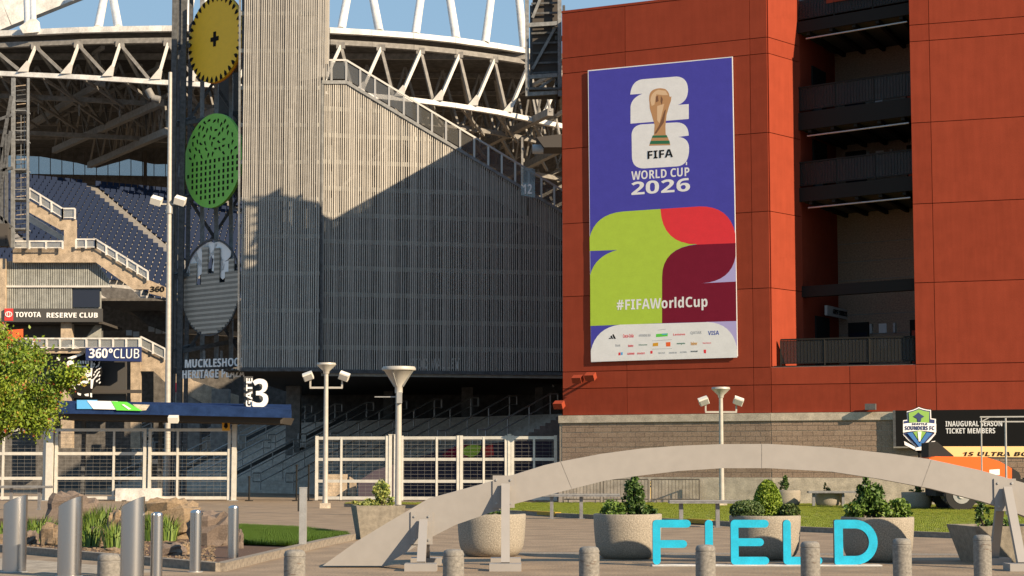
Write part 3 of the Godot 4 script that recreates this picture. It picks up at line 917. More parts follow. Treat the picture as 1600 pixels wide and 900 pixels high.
# ---------------------------------------------------------------- stairs under the screens
func stairs():
	var S0 := plan(430, 106.0)
	var u := Vector3(.8, 0, -.6)
	var w := Vector3(.6, 0, .8)
	var b := Basis(u, UP, w.normalized())
	var t := thing("plaza_stairs", "broad flight of shaded concrete stairs rising behind the gates", "stairs", S0)
	var st := MB.new()
	var RISE := .1615
	var RUN := .36
	for k in 26:
		var y1 := (k + 1) * RISE
		st.box(S0 + u * (k * RUN + RUN * .5) + w * -11.0 + UP * y1 * .5, Vector3(RUN, y1, 50.0), b)
	tag(put("steps", st, M.stair, t), "", "", "", "stuff")
	put("landing", MB.new().box(S0 + u * (26 * RUN + 8.0) + w * -11.0 + UP * 2.09, Vector3(16, 4.18, 50), b), M.stair, t)
	var s := 12.6
	var ix := 0
	while s > -35:
		var p0 := S0 + w * s
		var r := thing("stair_handrail", "grey tubular handrail climbing the wide shaded stairs", "handrail", p0, "handrails on the plaza stairs")
		for fl in [[0.0, 12.0], [14.0, 26.0]]:
			var a = p0 + u * (fl[0] * RUN + .1) + UP * (fl[0] * RISE)
			var c = p0 + u * (fl[1] * RUN) + UP * (fl[1] * RISE)
			put("top_tube", MB.new().tube(a + UP * 1.1, c + UP * 1.1, .045, -1, 6), M.rail, r)
			put("lower_tube", MB.new().tube(a + UP * .62, c + UP * .62, .035, -1, 6), M.rail, r)
			put("end_loop", MB.new().tube(a + UP * 1.1, a - u * .5 + UP * 1.1, .045, -1, 6).tube(a - u * .5 + UP * 1.1, a - u * .5 + UP * .62, .04, -1, 6).tube(a - u * .5 + UP * .62, a + UP * .62, .035, -1, 6), M.rail, r)
			put("end_loop", MB.new().tube(c + UP * 1.1, c + u * .5 + UP * 1.1, .045, -1, 6).tube(c + u * .5 + UP * 1.1, c + u * .5 + UP * .62, .04, -1, 6).tube(c + u * .5 + UP * .62, c + UP * .62, .035, -1, 6), M.rail, r)
			for k in 4:
				var q = a.lerp(c, k / 3.0)
				put("post", MB.new().tube(q - UP * .05, q + UP * 1.1, .04, -1, 6), M.rail, r)
			if ix >= 5 and ix % 2 == 1:
				put("kick_panel", MB.new().bar(a + UP * .86, c + UP * .86, .02, .2), M.frame, r)
		s -= 3.6
		ix += 1
	# undercroft
	var uc := thing("undercroft", "dark concourse under the screens with concrete columns and stall signs", "building", plan(600, 125.0))
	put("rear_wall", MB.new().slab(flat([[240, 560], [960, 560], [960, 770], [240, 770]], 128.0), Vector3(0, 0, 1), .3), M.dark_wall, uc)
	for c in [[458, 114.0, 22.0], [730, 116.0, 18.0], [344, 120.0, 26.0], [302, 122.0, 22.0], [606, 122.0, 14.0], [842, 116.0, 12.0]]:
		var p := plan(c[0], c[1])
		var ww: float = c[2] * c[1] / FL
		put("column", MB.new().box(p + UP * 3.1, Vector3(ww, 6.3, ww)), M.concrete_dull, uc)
	for g in [["LOCAL DO", 400, 448, 596, 582, 113.0], ["GRILL", 472, 489, 595, 584, 118.0], ["ST. MARKET", 504, 540, 596, 586, 118.0], ["KIDD VALLEY", 640, 718, 576, 560, 96.6], ["OTTO", 862, 890, 605, 590, 112.0]]:
		var p := at(g[1], g[3], g[5])
		words(g[0], p, Vector3(1, 0, 0), (at(g[2], g[3], g[5]) - p).x, at(g[1], g[4], g[5]).y - p.y, M.letter, uc, .04)
	put("sign_beam", MB.new().box(at(455, 600, 113.3), Vector3(5.2, .12, .2)), M.frame, uc)
	put("sign_beam", MB.new().box(at(515, 594, 118.3), Vector3(3.4, .12, .2)), M.frame, uc)
	put("stall_front", MB.new().slab(flat([[866, 590], [878, 590], [878, 630], [866, 630]], 111.0), Vector3(0, 0, 1), .2), M.frame, uc)
	# printed barrier behind the far gates
	var bn := thing("printed_barrier", "low fence banner in purple pink and lime behind far gates", "banner", plan(680, 88.5))
	var nn := Vector3(.25, 0, .97).normalized()
	var bo := plan(680, 88.0)
	put("sheet", MB.new().slab(lay([[560, 752], [585, 735], [700, 700], [790, 690], [862, 690], [862, 776], [560, 776]], bo, nn), nn, .05), M.banner_dark, bn)
	put("pink_patch", MB.new().slab(lay(path([[690, 712], [710, 690, 745, 696], [750, 712, 720, 722]]), bo, nn, .01), nn, .008), M.print_maroon, bn)
	put("lime_patch", MB.new().slab(lay(path([[720, 708], [728, 690, 752, 697], [750, 712, 735, 715]]), bo, nn, .02), nn, .008), M.print_lime, bn)
	put("red_patch", MB.new().slab(lay(path([[752, 700], [770, 694], [772, 712], [756, 714]]), bo, nn, .01), nn, .008), M.sign_red, bn)
	var bw := thing("beige_wall", "low beige stair end wall behind the nearer gate", "wall", plan(535, 88.7))
	put("wall", MB.new().slab(flat([[512, 741], [542, 741], [542, 779], [512, 779]], 88.5), Vector3(0, 0, 1), .4), M.concrete_warm, bw)
	put("wall", MB.new().slab(flat([[546, 745], [556, 752], [556, 779], [546, 779]], 88.5), Vector3(0, 0, 1), .4), M.concrete_warm, bw)

# ---------------------------------------------------------------- grandstand at the left
func rail_run(called: String, label: String, pts: Array, d: float, hpx: float, step: float):
	var r := thing(called, label, "railing", at(pts[0][0], pts[0][1], d))
	for i in pts.size() - 1:
		var a: Array = pts[i]
		var b: Array = pts[i + 1]
		put("top_rail", MB.new().bar(at(a[0], a[1] - hpx, d), at(b[0], b[1] - hpx, d), .1), M.white_paint, r)
		put("bottom_rail", MB.new().bar(at(a[0], a[1] - 2, d), at(b[0], b[1] - 2, d), .06), M.white_paint, r)
		put("mesh_panel", MB.new().slab(flat([[a[0], a[1] - hpx + 2], [b[0], b[1] - hpx + 2], [b[0], b[1] - 3], [a[0], a[1] - 3]], d + .02), Vector3(0, 0, 1), .015), M.rail_glass, r)
		var n: int = max(1, int(round(abs(b[0] - a[0]) / step)))
		for k in n + 1:
			var x: float = lerpf(a[0], b[0], float(k) / n)
			var y: float = lerpf(a[1], b[1], float(k) / n)
			put("post", MB.new().bar(at(x, y, d) - UP * .02, at(x, y - hpx, d), .11), M.white_paint, r)
func grandstand():
	var d := 120.0
	var n := Vector3(0, 0, 1)
	var g := thing("grandstand", "concrete grandstand with grey clad club box and sunlit stair parapets", "building", plan(120, d))
	var P := func(called: String, px: Array, dd: float, th: float, m: Material) -> MeshInstance3D:
		return put(called, MB.new().slab(flat(px, dd), n, th), m, g)
	P.call("parapet", [[20, 386], [150, 386], [232, 437], [232, 452], [208, 452], [150, 410], [20, 410]], 119.4, .35, M.concrete_warm)
	P.call("stair_parapet", [[44, 312], [98, 343], [118, 343], [118, 388], [100, 388], [100, 359], [94, 359], [44, 331]], 121.0, .4, M.concrete_warm)
	P.call("stair_stringer", [[44, 334], [98, 368], [98, 377], [44, 346]], 122.0, .3, M.truss)
	# ribbed cladding: every rib a real fold
	for c in [[8.0, 153.0, 408.0, 446.0, 170.0], [8.0, 112.0, 449.0, 482.0, 112.0]]:
		var rb := MB.new()
		var x: float = c[0]
		while x < c[4]:
			var yt: float = c[2] if x < 148 else c[2] + (x - 148) * 1.3
			rb.slab(flat([[x, yt], [x + 2.2, yt], [x + 2.2, c[3]], [x, c[3]]], 119.9), n, .12)
			x += 3.4
		var cl = P.call("cladding", [[c[0], c[2]], [min(c[4], 148.0), c[2]], [c[4], c[2] + (28.0 if c[4] > 150 else 0.0)], [c[4], c[3]], [c[0], c[3]]], 120.05, .2, M.clad)
		tag(put("ribs", rb, M.clad, cl), "", "", "", "stuff")
	P.call("ledge", [[8, 446], [172, 446], [172, 449], [8, 449]], 119.8, .5, M.truss)
	var wf = P.call("window_frame", [[111, 450], [158, 450], [158, 483], [111, 483]], 120.1, .1, M.clad)
	put("pane", MB.new().slab(flat([[113, 452], [156, 452], [156, 480], [113, 480]], 120.0), n, .03), M.door_glass, wf)
	P.call("side_return", [[-20, 404], [8, 404], [8, 560], [-20, 560]], 119.5, .4, M.concrete_warm)
	P.call("column", [[95, 502], [112, 502], [112, 700], [95, 700]], 119.8, .7, M.concrete_warm)
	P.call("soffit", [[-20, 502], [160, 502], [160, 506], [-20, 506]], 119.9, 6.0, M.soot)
	P.call("recess_wall", [[-20, 505], [95, 505], [95, 530], [-20, 530]], 122.0, .2, M.clad_dark)
	P.call("recess_wall", [[112, 505], [160, 505], [160, 530], [112, 530]], 122.0, .2, M.clad_dark)
	P.call("cladding_edge", [[145, 512], [158, 500], [158, 528], [134, 528]], 121.0, .1, M.clad)
	P.call("deck_shade_slab", [[150, 466], [500, 466], [500, 470], [150, 470]], 122.5, 29.0, M.dark_wall)  # ceiling slab added, widened and deepened to keep sun off the wall behind
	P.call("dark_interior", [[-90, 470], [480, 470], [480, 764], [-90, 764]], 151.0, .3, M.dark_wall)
	P.call("deck_edge", [[150, 446], [205, 452], [232, 480], [262, 492], [262, 520], [235, 510], [200, 484], [160, 462]], 131.0, .6, M.dark_wall)
	P.call("ring_fascia", [[232, 437], [262, 450], [262, 466], [232, 458]], 122.3, .3, M.concrete_warm)
	words("360", at(235, 456, 122.3) + n * .02, Vector3.RIGHT, .9, .35, M.print_black, g, .03)
	P.call("lower_seat_wall", [[238, 464], [262, 468], [262, 480], [245, 474]], 130.6, .2, M.seat)
	for w in [[197, 516], [208, 518], [232, 510], [243, 513]]:
		P.call("screen", [[w[0], w[1]], [w[0] + 9, w[1]], [w[0] + 9, w[1] + 8], [w[0], w[1] + 8]], 132.0, .1, M.letter_dim)
	# lower parapets
	P.call("lower_parapet", [[-20, 545], [218, 545], [218, 552], [-20, 552]], 119.5, .5, M.concrete_warm)
	P.call("stair_wall", [[219, 541], [258, 562], [300, 594], [372, 618], [372, 652], [335, 640], [258, 597], [240, 580], [219, 580]], 121.5, .4, M.concrete_warm)
	P.call("pillar", [[204, 566], [219, 566], [219, 700], [204, 700]], 121.4, .5, M.concrete_warm)
	P.call("wall", [[-20, 552], [197, 552], [197, 640], [-20, 640]], 121.0, .3, M.sign_grey)
	P.call("lintel", [[110, 609], [220, 609], [220, 614], [110, 614]], 120.3, .4, M.soot)
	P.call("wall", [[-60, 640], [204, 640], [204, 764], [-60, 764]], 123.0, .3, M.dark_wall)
	rail_run("terrace_railing", "pale railing along the upper concrete terrace stair", [[46, 310], [98, 342], [117, 342]], 120.9, 16, 20)
	rail_run("terrace_railing", "pale railing on the level parapet above grey cladding", [[20, 389], [98, 389]], 119.0, 12, 26)
	rail_run("terrace_railing", "pale railing stepping down the sloping sunlit parapet", [[119, 388], [150, 388], [231, 438]], 119.2, 14, 16)
	rail_run("terrace_railing", "pale railing on the lower parapet above the blue club sign", [[-10, 545], [218, 545]], 119.3, 16, 20)
	rail_run("terrace_railing", "short pale railing descending right of the blue club sign", [[220, 543], [258, 562]], 121.3, 17, 22)
	var rs := thing("reserve_club_sign", "long dark sign reading TOYOTA RESERVE CLUB with a red badge", "sign", at(80, 503, 119.3))
	put("board", MB.new().slab(flat([[7, 482], [159, 482], [159, 503], [7, 503]], 119.3), n, .35), M.sign_grey, rs)
	put("red_badge", MB.new().slab(flat([[7, 482], [20.5, 482], [20.5, 501], [7, 501]], 119.28), n, .03), M.sign_red, rs)
	var em := MB.new()
	for k in 20:
		var a := TAU * k / 20
		var b := TAU * (k + 1) / 20
		em.bar(at(13.5 + 5 * cos(a), 491 + 4 * sin(a), 119.26), at(13.5 + 5 * cos(b), 491 + 4 * sin(b), 119.26), .04)
		em.bar(at(13.5 + 2 * cos(a), 491 + 3.6 * sin(a), 119.26), at(13.5 + 2 * cos(b), 491 + 3.6 * sin(b), 119.26), .03)
	put("emblem", em, M.letter, rs)
	words("TOYOTA", at(24, 495.5, 119.3), Vector3.RIGHT, 40 * 119.3 / FL, 8 * 119.3 / FL, M.letter, rs, .04)
	words("RESERVE CLUB", at(73, 496.5, 119.3), Vector3.RIGHT, 80 * 119.3 / FL, 8 * 119.3 / FL, M.letter, rs, .04)
	var cs := thing("club_sign", "dark blue sign reading 360 CLUB hung below the lower railing", "sign", at(175, 565, 119.1))
	put("board", MB.new().slab(flat([[134, 543], [219.5, 542], [219.5, 565], [134, 563]], 119.1), n, .4), M.navy, cs)
	words("360°", at(139, 559.5, 119.1), Vector3.RIGHT, 37 * 119 / FL, 15 * 119 / FL, M.letter, cs, .04)
	words("CLUB", at(177.5, 560, 119.1), Vector3.RIGHT, 40 * 119 / FL, 15 * 119 / FL, M.letter, cs, .04, 400)
	mural()
	# upper deck
	var D0 := at(300, 452, 142.0)
	var e := Vector3(.8, 0, -.6)
	var c := Vector3(-.6, 0, -.8)
	var dk := thing("seating_deck", "upper tier of dark blue stadium seats under the roof", "seating", D0)
	var tr := MB.new()
	var xs: Array[Transform3D] = []
	for i in range(-6, 25):
		var e0 := -17.6 if i >= 0 else -4.6
		var p := D0 + c * (.9 * i) + UP * (.42 * i)
		tr.box(p + e * (e0 + 20.0) * .5 + c * .45 + UP * -.6, Vector3(20.0 - e0, 1.2, .9), Basis(e, UP, -c))
		for k in 67:
			if k % 22 == 12 or k % 22 == 13 or -17.6 + k * .56 < e0: continue
			xs.append(Transform3D(Basis(e, UP, -c), p + e * (-17.6 + k * .56) + c * .55))
	tag(put("treads", tr, M.tread, dk), "", "", "", "stuff")
	for k in 3:
		var q := e * (-17.6 + (k * 22 + 12.5) * .56)
		var lw := 5.0 if k > 0 else 0.0
		put("aisle", MB.new().bar(D0 + q - c * lw - UP * lw * .467 + UP * .12, D0 + q + c * 22.3 + UP * 10.5, 1.0, .12), M.concrete_dull, dk)
	var seat = MB.new().box(Vector3(0, .42, .05), Vector3(.46, .08, .42)).box(Vector3(0, .66, -.2), Vector3(.46, .5, .07)).done()
	var mm := MultiMesh.new()
	mm.transform_format = MultiMesh.TRANSFORM_3D
	mm.mesh = seat
	mm.instance_count = xs.size()
	for i in xs.size(): mm.set_instance_transform(i, xs[i])
	var mi := MultiMeshInstance3D.new()
	mi.multimesh = mm
	mi.material_override = M.seat
	mi.name = "seats"
	dk.add_child(mi)
	mi.position = -D0
	tag(mi, "", "", "", "stuff")
	put("deck_front", MB.new().box(D0 + e * 7.7 - c * 5.4 + UP * -2.9, Vector3(24, 1.0, .4), Basis(e, UP, -c)), M.dark_wall, dk)
	put("deck_rear", MB.new().box(D0 + c * 23.2 + e * 1 + UP * 4.7, Vector3(38, 11, .4), Basis(e, UP, -c)), M.dark_wall, dk)
	# stair ladder tower at the far left
	var lt := thing("ladder_tower", "narrow grey steel stair tower with ladder cage by the grandstand", "tower", at(30, 387, 118.0))
	for x in [20.0, 43.0]:
		put("post", MB.new().bar(at(x, 387, 118.0), at(x + 1, 122, 118.0), .22 if x < 30 else .12), M.frame_light, lt)
		put("post", MB.new().bar(at(x + 1, 387, 119.2), at(x + 2, 122, 119.2), .1), M.frame, lt)
	for k in 5:
		var y := 175.0 + k * 46.0
		put("platform", MB.new().box(at(32, y, 118.6), Vector3(.95, .08, 1.2)), M.frame_light, lt)
		put("cage_rail", MB.new().bar(at(20, y - 17, 118.02), at(43, y - 17, 118.02), .06), M.frame_light, lt)
	for k in 34:
		put("rung", MB.new().bar(at(22, 135 + k * 7.2, 118.9), at(40, 133 + k * 7.2, 118.9), .05), M.frame if k % 4 else M.concrete_warm, lt)
	for x in [33.0, 38.0]:
		put("ladder_rail", MB.new().bar(at(x, 340, 118.3), at(x, 180, 118.3), .04), M.frame_light, lt)
	var bl := thing("steel_bracing", "dark diagonal steel bracing left of the stair tower", "frame", at(2, 380, 117.0))
	for m in [[-8, 350, 17, 205], [-10, 300, 18, 150], [-10, 270, 20, 262], [-10, 190, 18, 180], [-10, 330, 18, 355], [3, 385, 3, 230], [10, 385, 10, 210]]:
		put("brace", MB.new().bar(at(m[0], m[1], 117.2), at(m[2], m[3], 117.2), .18), M.frame, bl)
	put("speaker_box", MB.new().box(at(3, 368, 117.2), Vector3(.9, 1.4, .8)), M.soot, bl)
	put("lamp", MB.new().box(at(10, 374, 116.9), Vector3(.15, .5, .2)), M.letter, bl)

func mural():
	# figure in white lines on the dark wall, drawn as bands and dots
	var n := Vector3(0, 0, 1)
	var d := 119.7
	var m := thing("bird_mural", "black and white line mural of a bird figure beside the blue sign", "mural", at(125, 640, d))
	var P := func(called: String, px: Array, mm: Material, z := 0.0):
		put(called, MB.new().slab(flat(path(px, 60, 510, 6), d - z), n, .02), mm, m)
	P.call("ground_shape", [[205, 150], [240, 115, 320, 130], [420, 150, 430, 215], [480, 250], [590, 350, 600, 430], [560, 540], [500, 600], [500, 670], [330, 670], [250, 560], [170, 400], [165, 290]], M.print_black)
	P.call("eye_band", [[235, 215], [260, 165, 310, 165], [370, 180, 390, 215], [330, 245], [240, 235]], M.letter, .02)
	P.call("eye", [[275, 190], [318, 190], [318, 232], [275, 232]], M.green, .05)
	P.call("pupil", [[285, 198], [308, 198], [308, 212], [285, 212]], M.print_black, .08)
	for q in [[[270, 295], [410, 245], [430, 235], [420, 262], [300, 312]], [[440, 255], [475, 240], [480, 290], [445, 300]], [[340, 370], [455, 370], [455, 384], [340, 384]], [[490, 310], [510, 330], [500, 480], [485, 470]], [[170, 290], [205, 290], [200, 320], [175, 318]], [[490, 500], [520, 490], [505, 585], [490, 580]], [[300, 500], [350, 590], [335, 590], [290, 520]], [[370, 545], [430, 500], [440, 515], [380, 552]], [[365, 620], [400, 630], [395, 650], [368, 640]], [[430, 635], [470, 628], [470, 655], [440, 652]], [[485, 625], [502, 625], [502, 665], [487, 662]]]:
		P.call("white_band", q, M.letter, .02)
	var ring := []
	for k in 16: ring.append([298 + 36 * cos(TAU * k / 16), 358 + 40 * sin(TAU * k / 16)])
	P.call("white_disc", ring, M.letter, .02)
	for k in 5:
		P.call("white_tick", [[362 + k * 24, 322], [378 + k * 24, 322], [380 + k * 24, 352], [366 + k * 24, 352]], M.letter, .02)
	for k in 34:
		var x := rng.randf_range(300, 480)
		var y := rng.randf_range(400, 540)
		var a := rng.randf_range(-.8, .5)
		var e := Vector2(cos(a), sin(a)) * rng.randf_range(12, 26)
		var f := Vector2(-sin(a), cos(a)) * 5
		P.call("feather_line", [[x - e.x - f.x, y - e.y - f.y], [x + e.x - f.x, y + e.y - f.y], [x + e.x + f.x, y + e.y + f.y], [x - e.x + f.x, y - e.y + f.y]], M.letter, .02 + k * .0004)
	for k in 26:
		var x := rng.randf_range(515, 585)
		var y := rng.randf_range(310, 530)
		P.call("wing_line", [[x - 10, y], [x + 2, y - 14], [x + 10, y - 8], [x - 2, y + 8]], M.cloud_white, .02 + k * .0004)
	P.call("red_dot", [[290, 440], [325, 440], [325, 465], [290, 465]], M.sign_red, .04)

# ---------------------------------------------------------------- roof over the grandstand
const RT := [[-200, 64], [0, 53], [140, 47], [270, 45], [400, 45.5], [513, 48], [620, 54], [700, 62], [760, 70], [820, 79.5], [900, 94], [1100, 140]]
const RB := [[-200, 108], [0, 115], [130, 121], [270, 130], [400, 137], [513, 144], [600, 152], [660, 158], [760, 172], [820, 185], [900, 202], [1100, 255]]
func tab(t: Array, x: float) -> float:
	for i in t.size() - 1:
		if x <= t[i + 1][0]:
			return lerpf(t[i][1], t[i + 1][1], (x - t[i][0]) / (t[i + 1][0] - t[i][0]))
	return t[-1][1]
func rd(x: float) -> float:
	return 34.4 * FL / (725.0 - tab(RT, x))
func rtop(x: float, back := 0.0) -> Vector3:
	return at(x, tab(RT, x), rd(x)) + Vector3(0, 0, -back)
func rbot(x: float, back := 0.0) -> Vector3:
	return at(x, tab(RB, x), rd(x)) + Vector3(0, 0, -back)
func roof():
	var t := thing("stadium_roof", "sweeping white edged stadium roof on exposed steel trusses", "roof", rbot(400))
	var xs := []
	var x := -200.0
	while x < 1100:
		xs.append(x); x += 65.0
	var deck := MB.new()
	for i in xs.size() - 1:
		var a := rtop(xs[i])
		var b := rtop(xs[i + 1])
		put("fascia", MB.new().bar(a, b, .5, .45), M.roof_white, t)
		put("upper_chord", MB.new().bar(a + Vector3(0, -.85, -.5), b + Vector3(0, -.85, -.5), .5, .4), M.truss_shaded, t)
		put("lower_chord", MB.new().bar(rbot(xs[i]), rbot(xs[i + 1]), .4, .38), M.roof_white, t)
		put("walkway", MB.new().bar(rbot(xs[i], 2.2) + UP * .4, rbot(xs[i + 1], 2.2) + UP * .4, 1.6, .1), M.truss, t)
		put("inner_chord", MB.new().bar(rbot(xs[i], 9.0) - UP * .2, rbot(xs[i + 1], 9.0) - UP * .2, .4, .4), M.truss_shaded, t)
		put("inner_chord", MB.new().bar(rbot(xs[i], 22.0) - UP * 1.2, rbot(xs[i + 1], 22.0) - UP * 1.2, .4, .4), M.truss_shaded, t)
		var ba := Vector3(a.x * 1.35, 36.2, -212)
		var bb := Vector3(b.x * 1.35, 36.2, -212)
		deck.slab([a + Vector3(0, .1, -.3), b + Vector3(0, .1, -.3), bb, ba], UP, .3)
	put("deck", deck, M.roof_deck, t)
	var nodes := [-80, -12, 55, 122, 187, 262, 330, 400, 465, 532, 595, 657, 717, 772, 826, 878, 930, 985]
	for i in nodes.size():
		var nx: float = nodes[i]
		var p := rtop(nx) + Vector3(0, -1.1, -.3)
		var lx := nx - (16 if nx < 300 else 31)
		var rx := nx + (46 if nx < 300 else 19)
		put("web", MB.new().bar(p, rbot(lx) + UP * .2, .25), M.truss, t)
		put("web", MB.new().bar(p, rbot(rx, .3) + UP * .2, .24), M.truss_shaded, t)
		put("gusset", MB.new().box(p, Vector3(.7, .5, .25)), M.truss_shaded, t)
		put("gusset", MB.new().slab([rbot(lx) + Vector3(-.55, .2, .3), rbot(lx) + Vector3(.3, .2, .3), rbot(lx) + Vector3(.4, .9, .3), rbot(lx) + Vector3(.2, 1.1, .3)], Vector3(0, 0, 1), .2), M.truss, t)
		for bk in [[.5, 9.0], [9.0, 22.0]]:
			put("purlin_brace", MB.new().bar(rtop(nx, bk[0]) + UP * -1.0, rbot(nx + 20, bk[1]) - UP * .3, .22), M.truss_shaded, t)
			put("purlin_brace", MB.new().bar(rbot(nx, bk[0]) + UP * .2, rbot(nx + 36, bk[1]) - UP * .6, .22), M.truss_shaded, t)
			put("purlin_brace", MB.new().bar(rbot(nx, bk[1]) - UP * .3, rtop(nx + 28, bk[1]) + UP * -.8, .2), M.truss_shaded, t)
			put("purlin_brace", MB.new().bar(rbot(nx + 56, bk[1]) - UP * .3, rtop(nx + 28, bk[1]) + UP * -.8, .2), M.truss_shaded, t)
		put("hanger", MB.new().bar(rbot(nx + 30, 9.0), rbot(nx + 30, 9.0) - UP * 1.6, .12), M.truss_shaded, t)
	for k in 6:
		var y := rtop(300).y - .5
		put("purlin", MB.new().box(Vector3(-15, y, -160.0 - k * 8.0), Vector3(120, .5, .3)), M.truss_shaded, t)
	# big rafters running back to the left
	for q in [[160, 130, 40, 200, 190.0], [252, 160, 85, 235, 192.0], [335, 175, 140, 258, 196.0], [262, 205, 180, 240, 198.0], [860, 175, 700, 255, 190.0], [900, 220, 740, 300, 195.0]]:
		var a := at(q[0], q[1], 156.0)
		var b := at(q[2], q[3], q[4])
		var rf := put("rafter", MB.new().bar(a, b, .5, .6), M.truss_shaded, t)
		put("rafter_flange", MB.new().bar(a + UP * 3.0, b + UP * 3.2, .3, .3), M.truss_shaded, rf)
		for k in 9:
			put("rafter_web", MB.new().bar(a.lerp(b, k / 9.0), a.lerp(b, (k + .5) / 9.0) + UP * 3.1, .16), M.truss_shaded, rf)
			put("rafter_web", MB.new().bar(a.lerp(b, (k + 1) / 9.0), a.lerp(b, (k + .5) / 9.0) + UP * 3.1, .16), M.truss_shaded, rf)
	put("drape_duct", MB.new().tube(at(231, 140, 152), at(238, 153, 152), .3, .3, 8).tube(at(238, 153, 152), at(250, 156, 152), .3, .3, 8), M.truss_shaded, t)
	# rear glazing seen over the seats
	var gz := thing("rear_glazing", "distant glazed screen below the roof with sky behind it", "glazing", at(150, 283, 206.0))
	put("upper_wall", MB.new().slab(flat([[-40, 150], [300, 150], [300, 256], [240, 256], [200, 248], [150, 262], [120, 254], [62, 244], [-40, 240]], 207.0), Vector3(0, 0, 1), .3), M.roof_deck, gz)
	put("sill", MB.new().slab(flat([[-40, 270], [300, 276], [300, 420], [-40, 420]], 207.0), Vector3(0, 0, 1), .3), M.dark_wall, gz)
	put("pane", MB.new().slab(flat([[-40, 240], [300, 250], [300, 280], [-40, 273]], 207.6), Vector3(0, 0, 1), .05), M.pane, gz)
	for k in 18:
		put("mullion", MB.new().slab(flat([[-30 + k * 18.0, 238], [-29 + k * 18.0, 238], [-29 + k * 18.0, 284], [-30 + k * 18.0, 284]], 206.6), Vector3(0, 0, 1), .1), M.soot, gz)
	put("post", MB.new().slab(flat([[224, 235], [229, 235], [229, 290], [224, 290]], 206.0), Vector3(0, 0, 1), .3), M.soot, gz)
	var rs := thing("far_stand", "dark mass of the far stand seen under the roof", "building", plan(700, 205.0))
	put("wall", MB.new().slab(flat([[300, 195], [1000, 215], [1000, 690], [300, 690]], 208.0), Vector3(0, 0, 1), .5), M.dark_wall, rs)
	for k in 7:
		put("truss_bar", MB.new().bar(at(690 + k * 30, 250 + k * 12, 185.0), at(760 + k * 30, 215 + k * 12, 185.0), .3), M.truss_shaded, rs)
		put("truss_bar", MB.new().bar(at(700 + k * 28, 215 + k * 10, 186.0), at(735 + k * 28, 320 + k * 4, 186.0), .22), M.truss_shaded, rs)
	put("platform", MB.new().slab(flat([[838, 214], [890, 208], [890, 230], [850, 230]], 140.0), Vector3(0, 0, 1), 3.0), M.soot, rs)
	put("pod", MB.new().tube(at(832, 233, 141), at(849, 233, 141), .35), M.letter_dim, rs)
	put("post", MB.new().bar(at(816, 300, 141), at(816, 215, 141), .15), M.truss_shaded, rs)
	# roof arch with its struts
	var ar := thing("roof_arch", "giant white tubular arch with slanting struts above the roof", "arch", rtop(47))
	var cl := [[-420, 215], [-250, 102], [-100, 34], [0, -8], [120, -56], [300, -115], [500, -160], [800, -190], [1100, -170], [1300, -130], [1500, -60]]
	for i in cl.size() - 1:
		put("rib", MB.new().bar(at(cl[i][0], cl[i][1], 168.0), at(cl[i + 1][0], cl[i + 1][1], 168.0), 1.0, 6.2), M.roof_white, ar)
	for s in [[153, 162, 0], [185, 177, 0], [533, 542, 0], [593, 583, 0], [649, 657, 0], [713, 703, 0], [758, 767, 0], [819, 811, 0], [43, 42, 0], [52, 51, 0], [290, 298, 0], [330, 322, 0], [430, 438, 0], [470, 462, 0]]:
		var y0 := tab(RT, s[0])
		var k = (s[1] - s[0]) / y0
		var yt := -130.0 if s[0] > 200 else -60.0
		if s[0] < 60: yt = -10.0
		put("strut", MB.new().tube(rtop(s[0]) + UP * .1, at(s[0] + k * (y0 - yt), yt, 164.0), .36 if s[0] > 60 else .26, .3, 12), M.roof_white, ar)
	put("strut_foot", MB.new().slab(flat([[36, 52], [60, 50], [57, 30], [46, 30], [30, 42]], 152.5), Vector3(0, 0, 1), 1.0), M.roof_white, ar)

# ---------------------------------------------------------------- gates, canopy, poles
func gate(label: String, p: Vector3, q: Vector3, h: float, uprights: Array, bars: Array, thick := .12):
	var g := thing("mesh_gate", label, "gate", (p + q) * .5, "white mesh entrance gates")
	var u := (q - p).normalized()
	var L := p.distance_to(q)
	for f in [0.0, 1.0]:
		put("stile", MB.new().bar(p + u * (L * f) + UP * .03, p + u * (L * f) + UP * h, .13, thick), M.gate, g)
	for f in uprights:
		put("stile", MB.new().bar(p + u * (L * f) + UP * .05, p + u * (L * f) + UP * (h - .07), .09, .1), M.gate, g)
	for y in bars:
		put("crossbar", MB.new().bar(p + u * .06 + UP * y, q - u * .06 + UP * y, .085, .13), M.gate, g)
	var wires := MB.new()
	var y := .2
	while y < h - .05:
		wires.bar(p + UP * y, q + UP * y, .009); y += .16
	var x := .1
	while x < L:
		wires.bar(p + u * x + UP * .12, p + u * x + UP * (h - .05), .005); x += .3
	tag(put("wires", wires, M.wire, g), "", "", "", "stuff")
	return g
func gate_post(label: String, p: Vector3, w: float, h: float):
	var t := thing("gate_post", label, "post", p, "white gate posts")
	put("shaft", MB.new().box(p + UP * h * .5, Vector3(w, h, w)), M.gate, t)
	put("foot_plate", MB.new().box(p + UP * .02, Vector3(w * 1.8, .04, w * 1.8)), M.galv, t)
	put("cap", MB.new().box(p + UP * (h + .015), Vector3(w + .03, .03, w + .03)), M.gate, t)
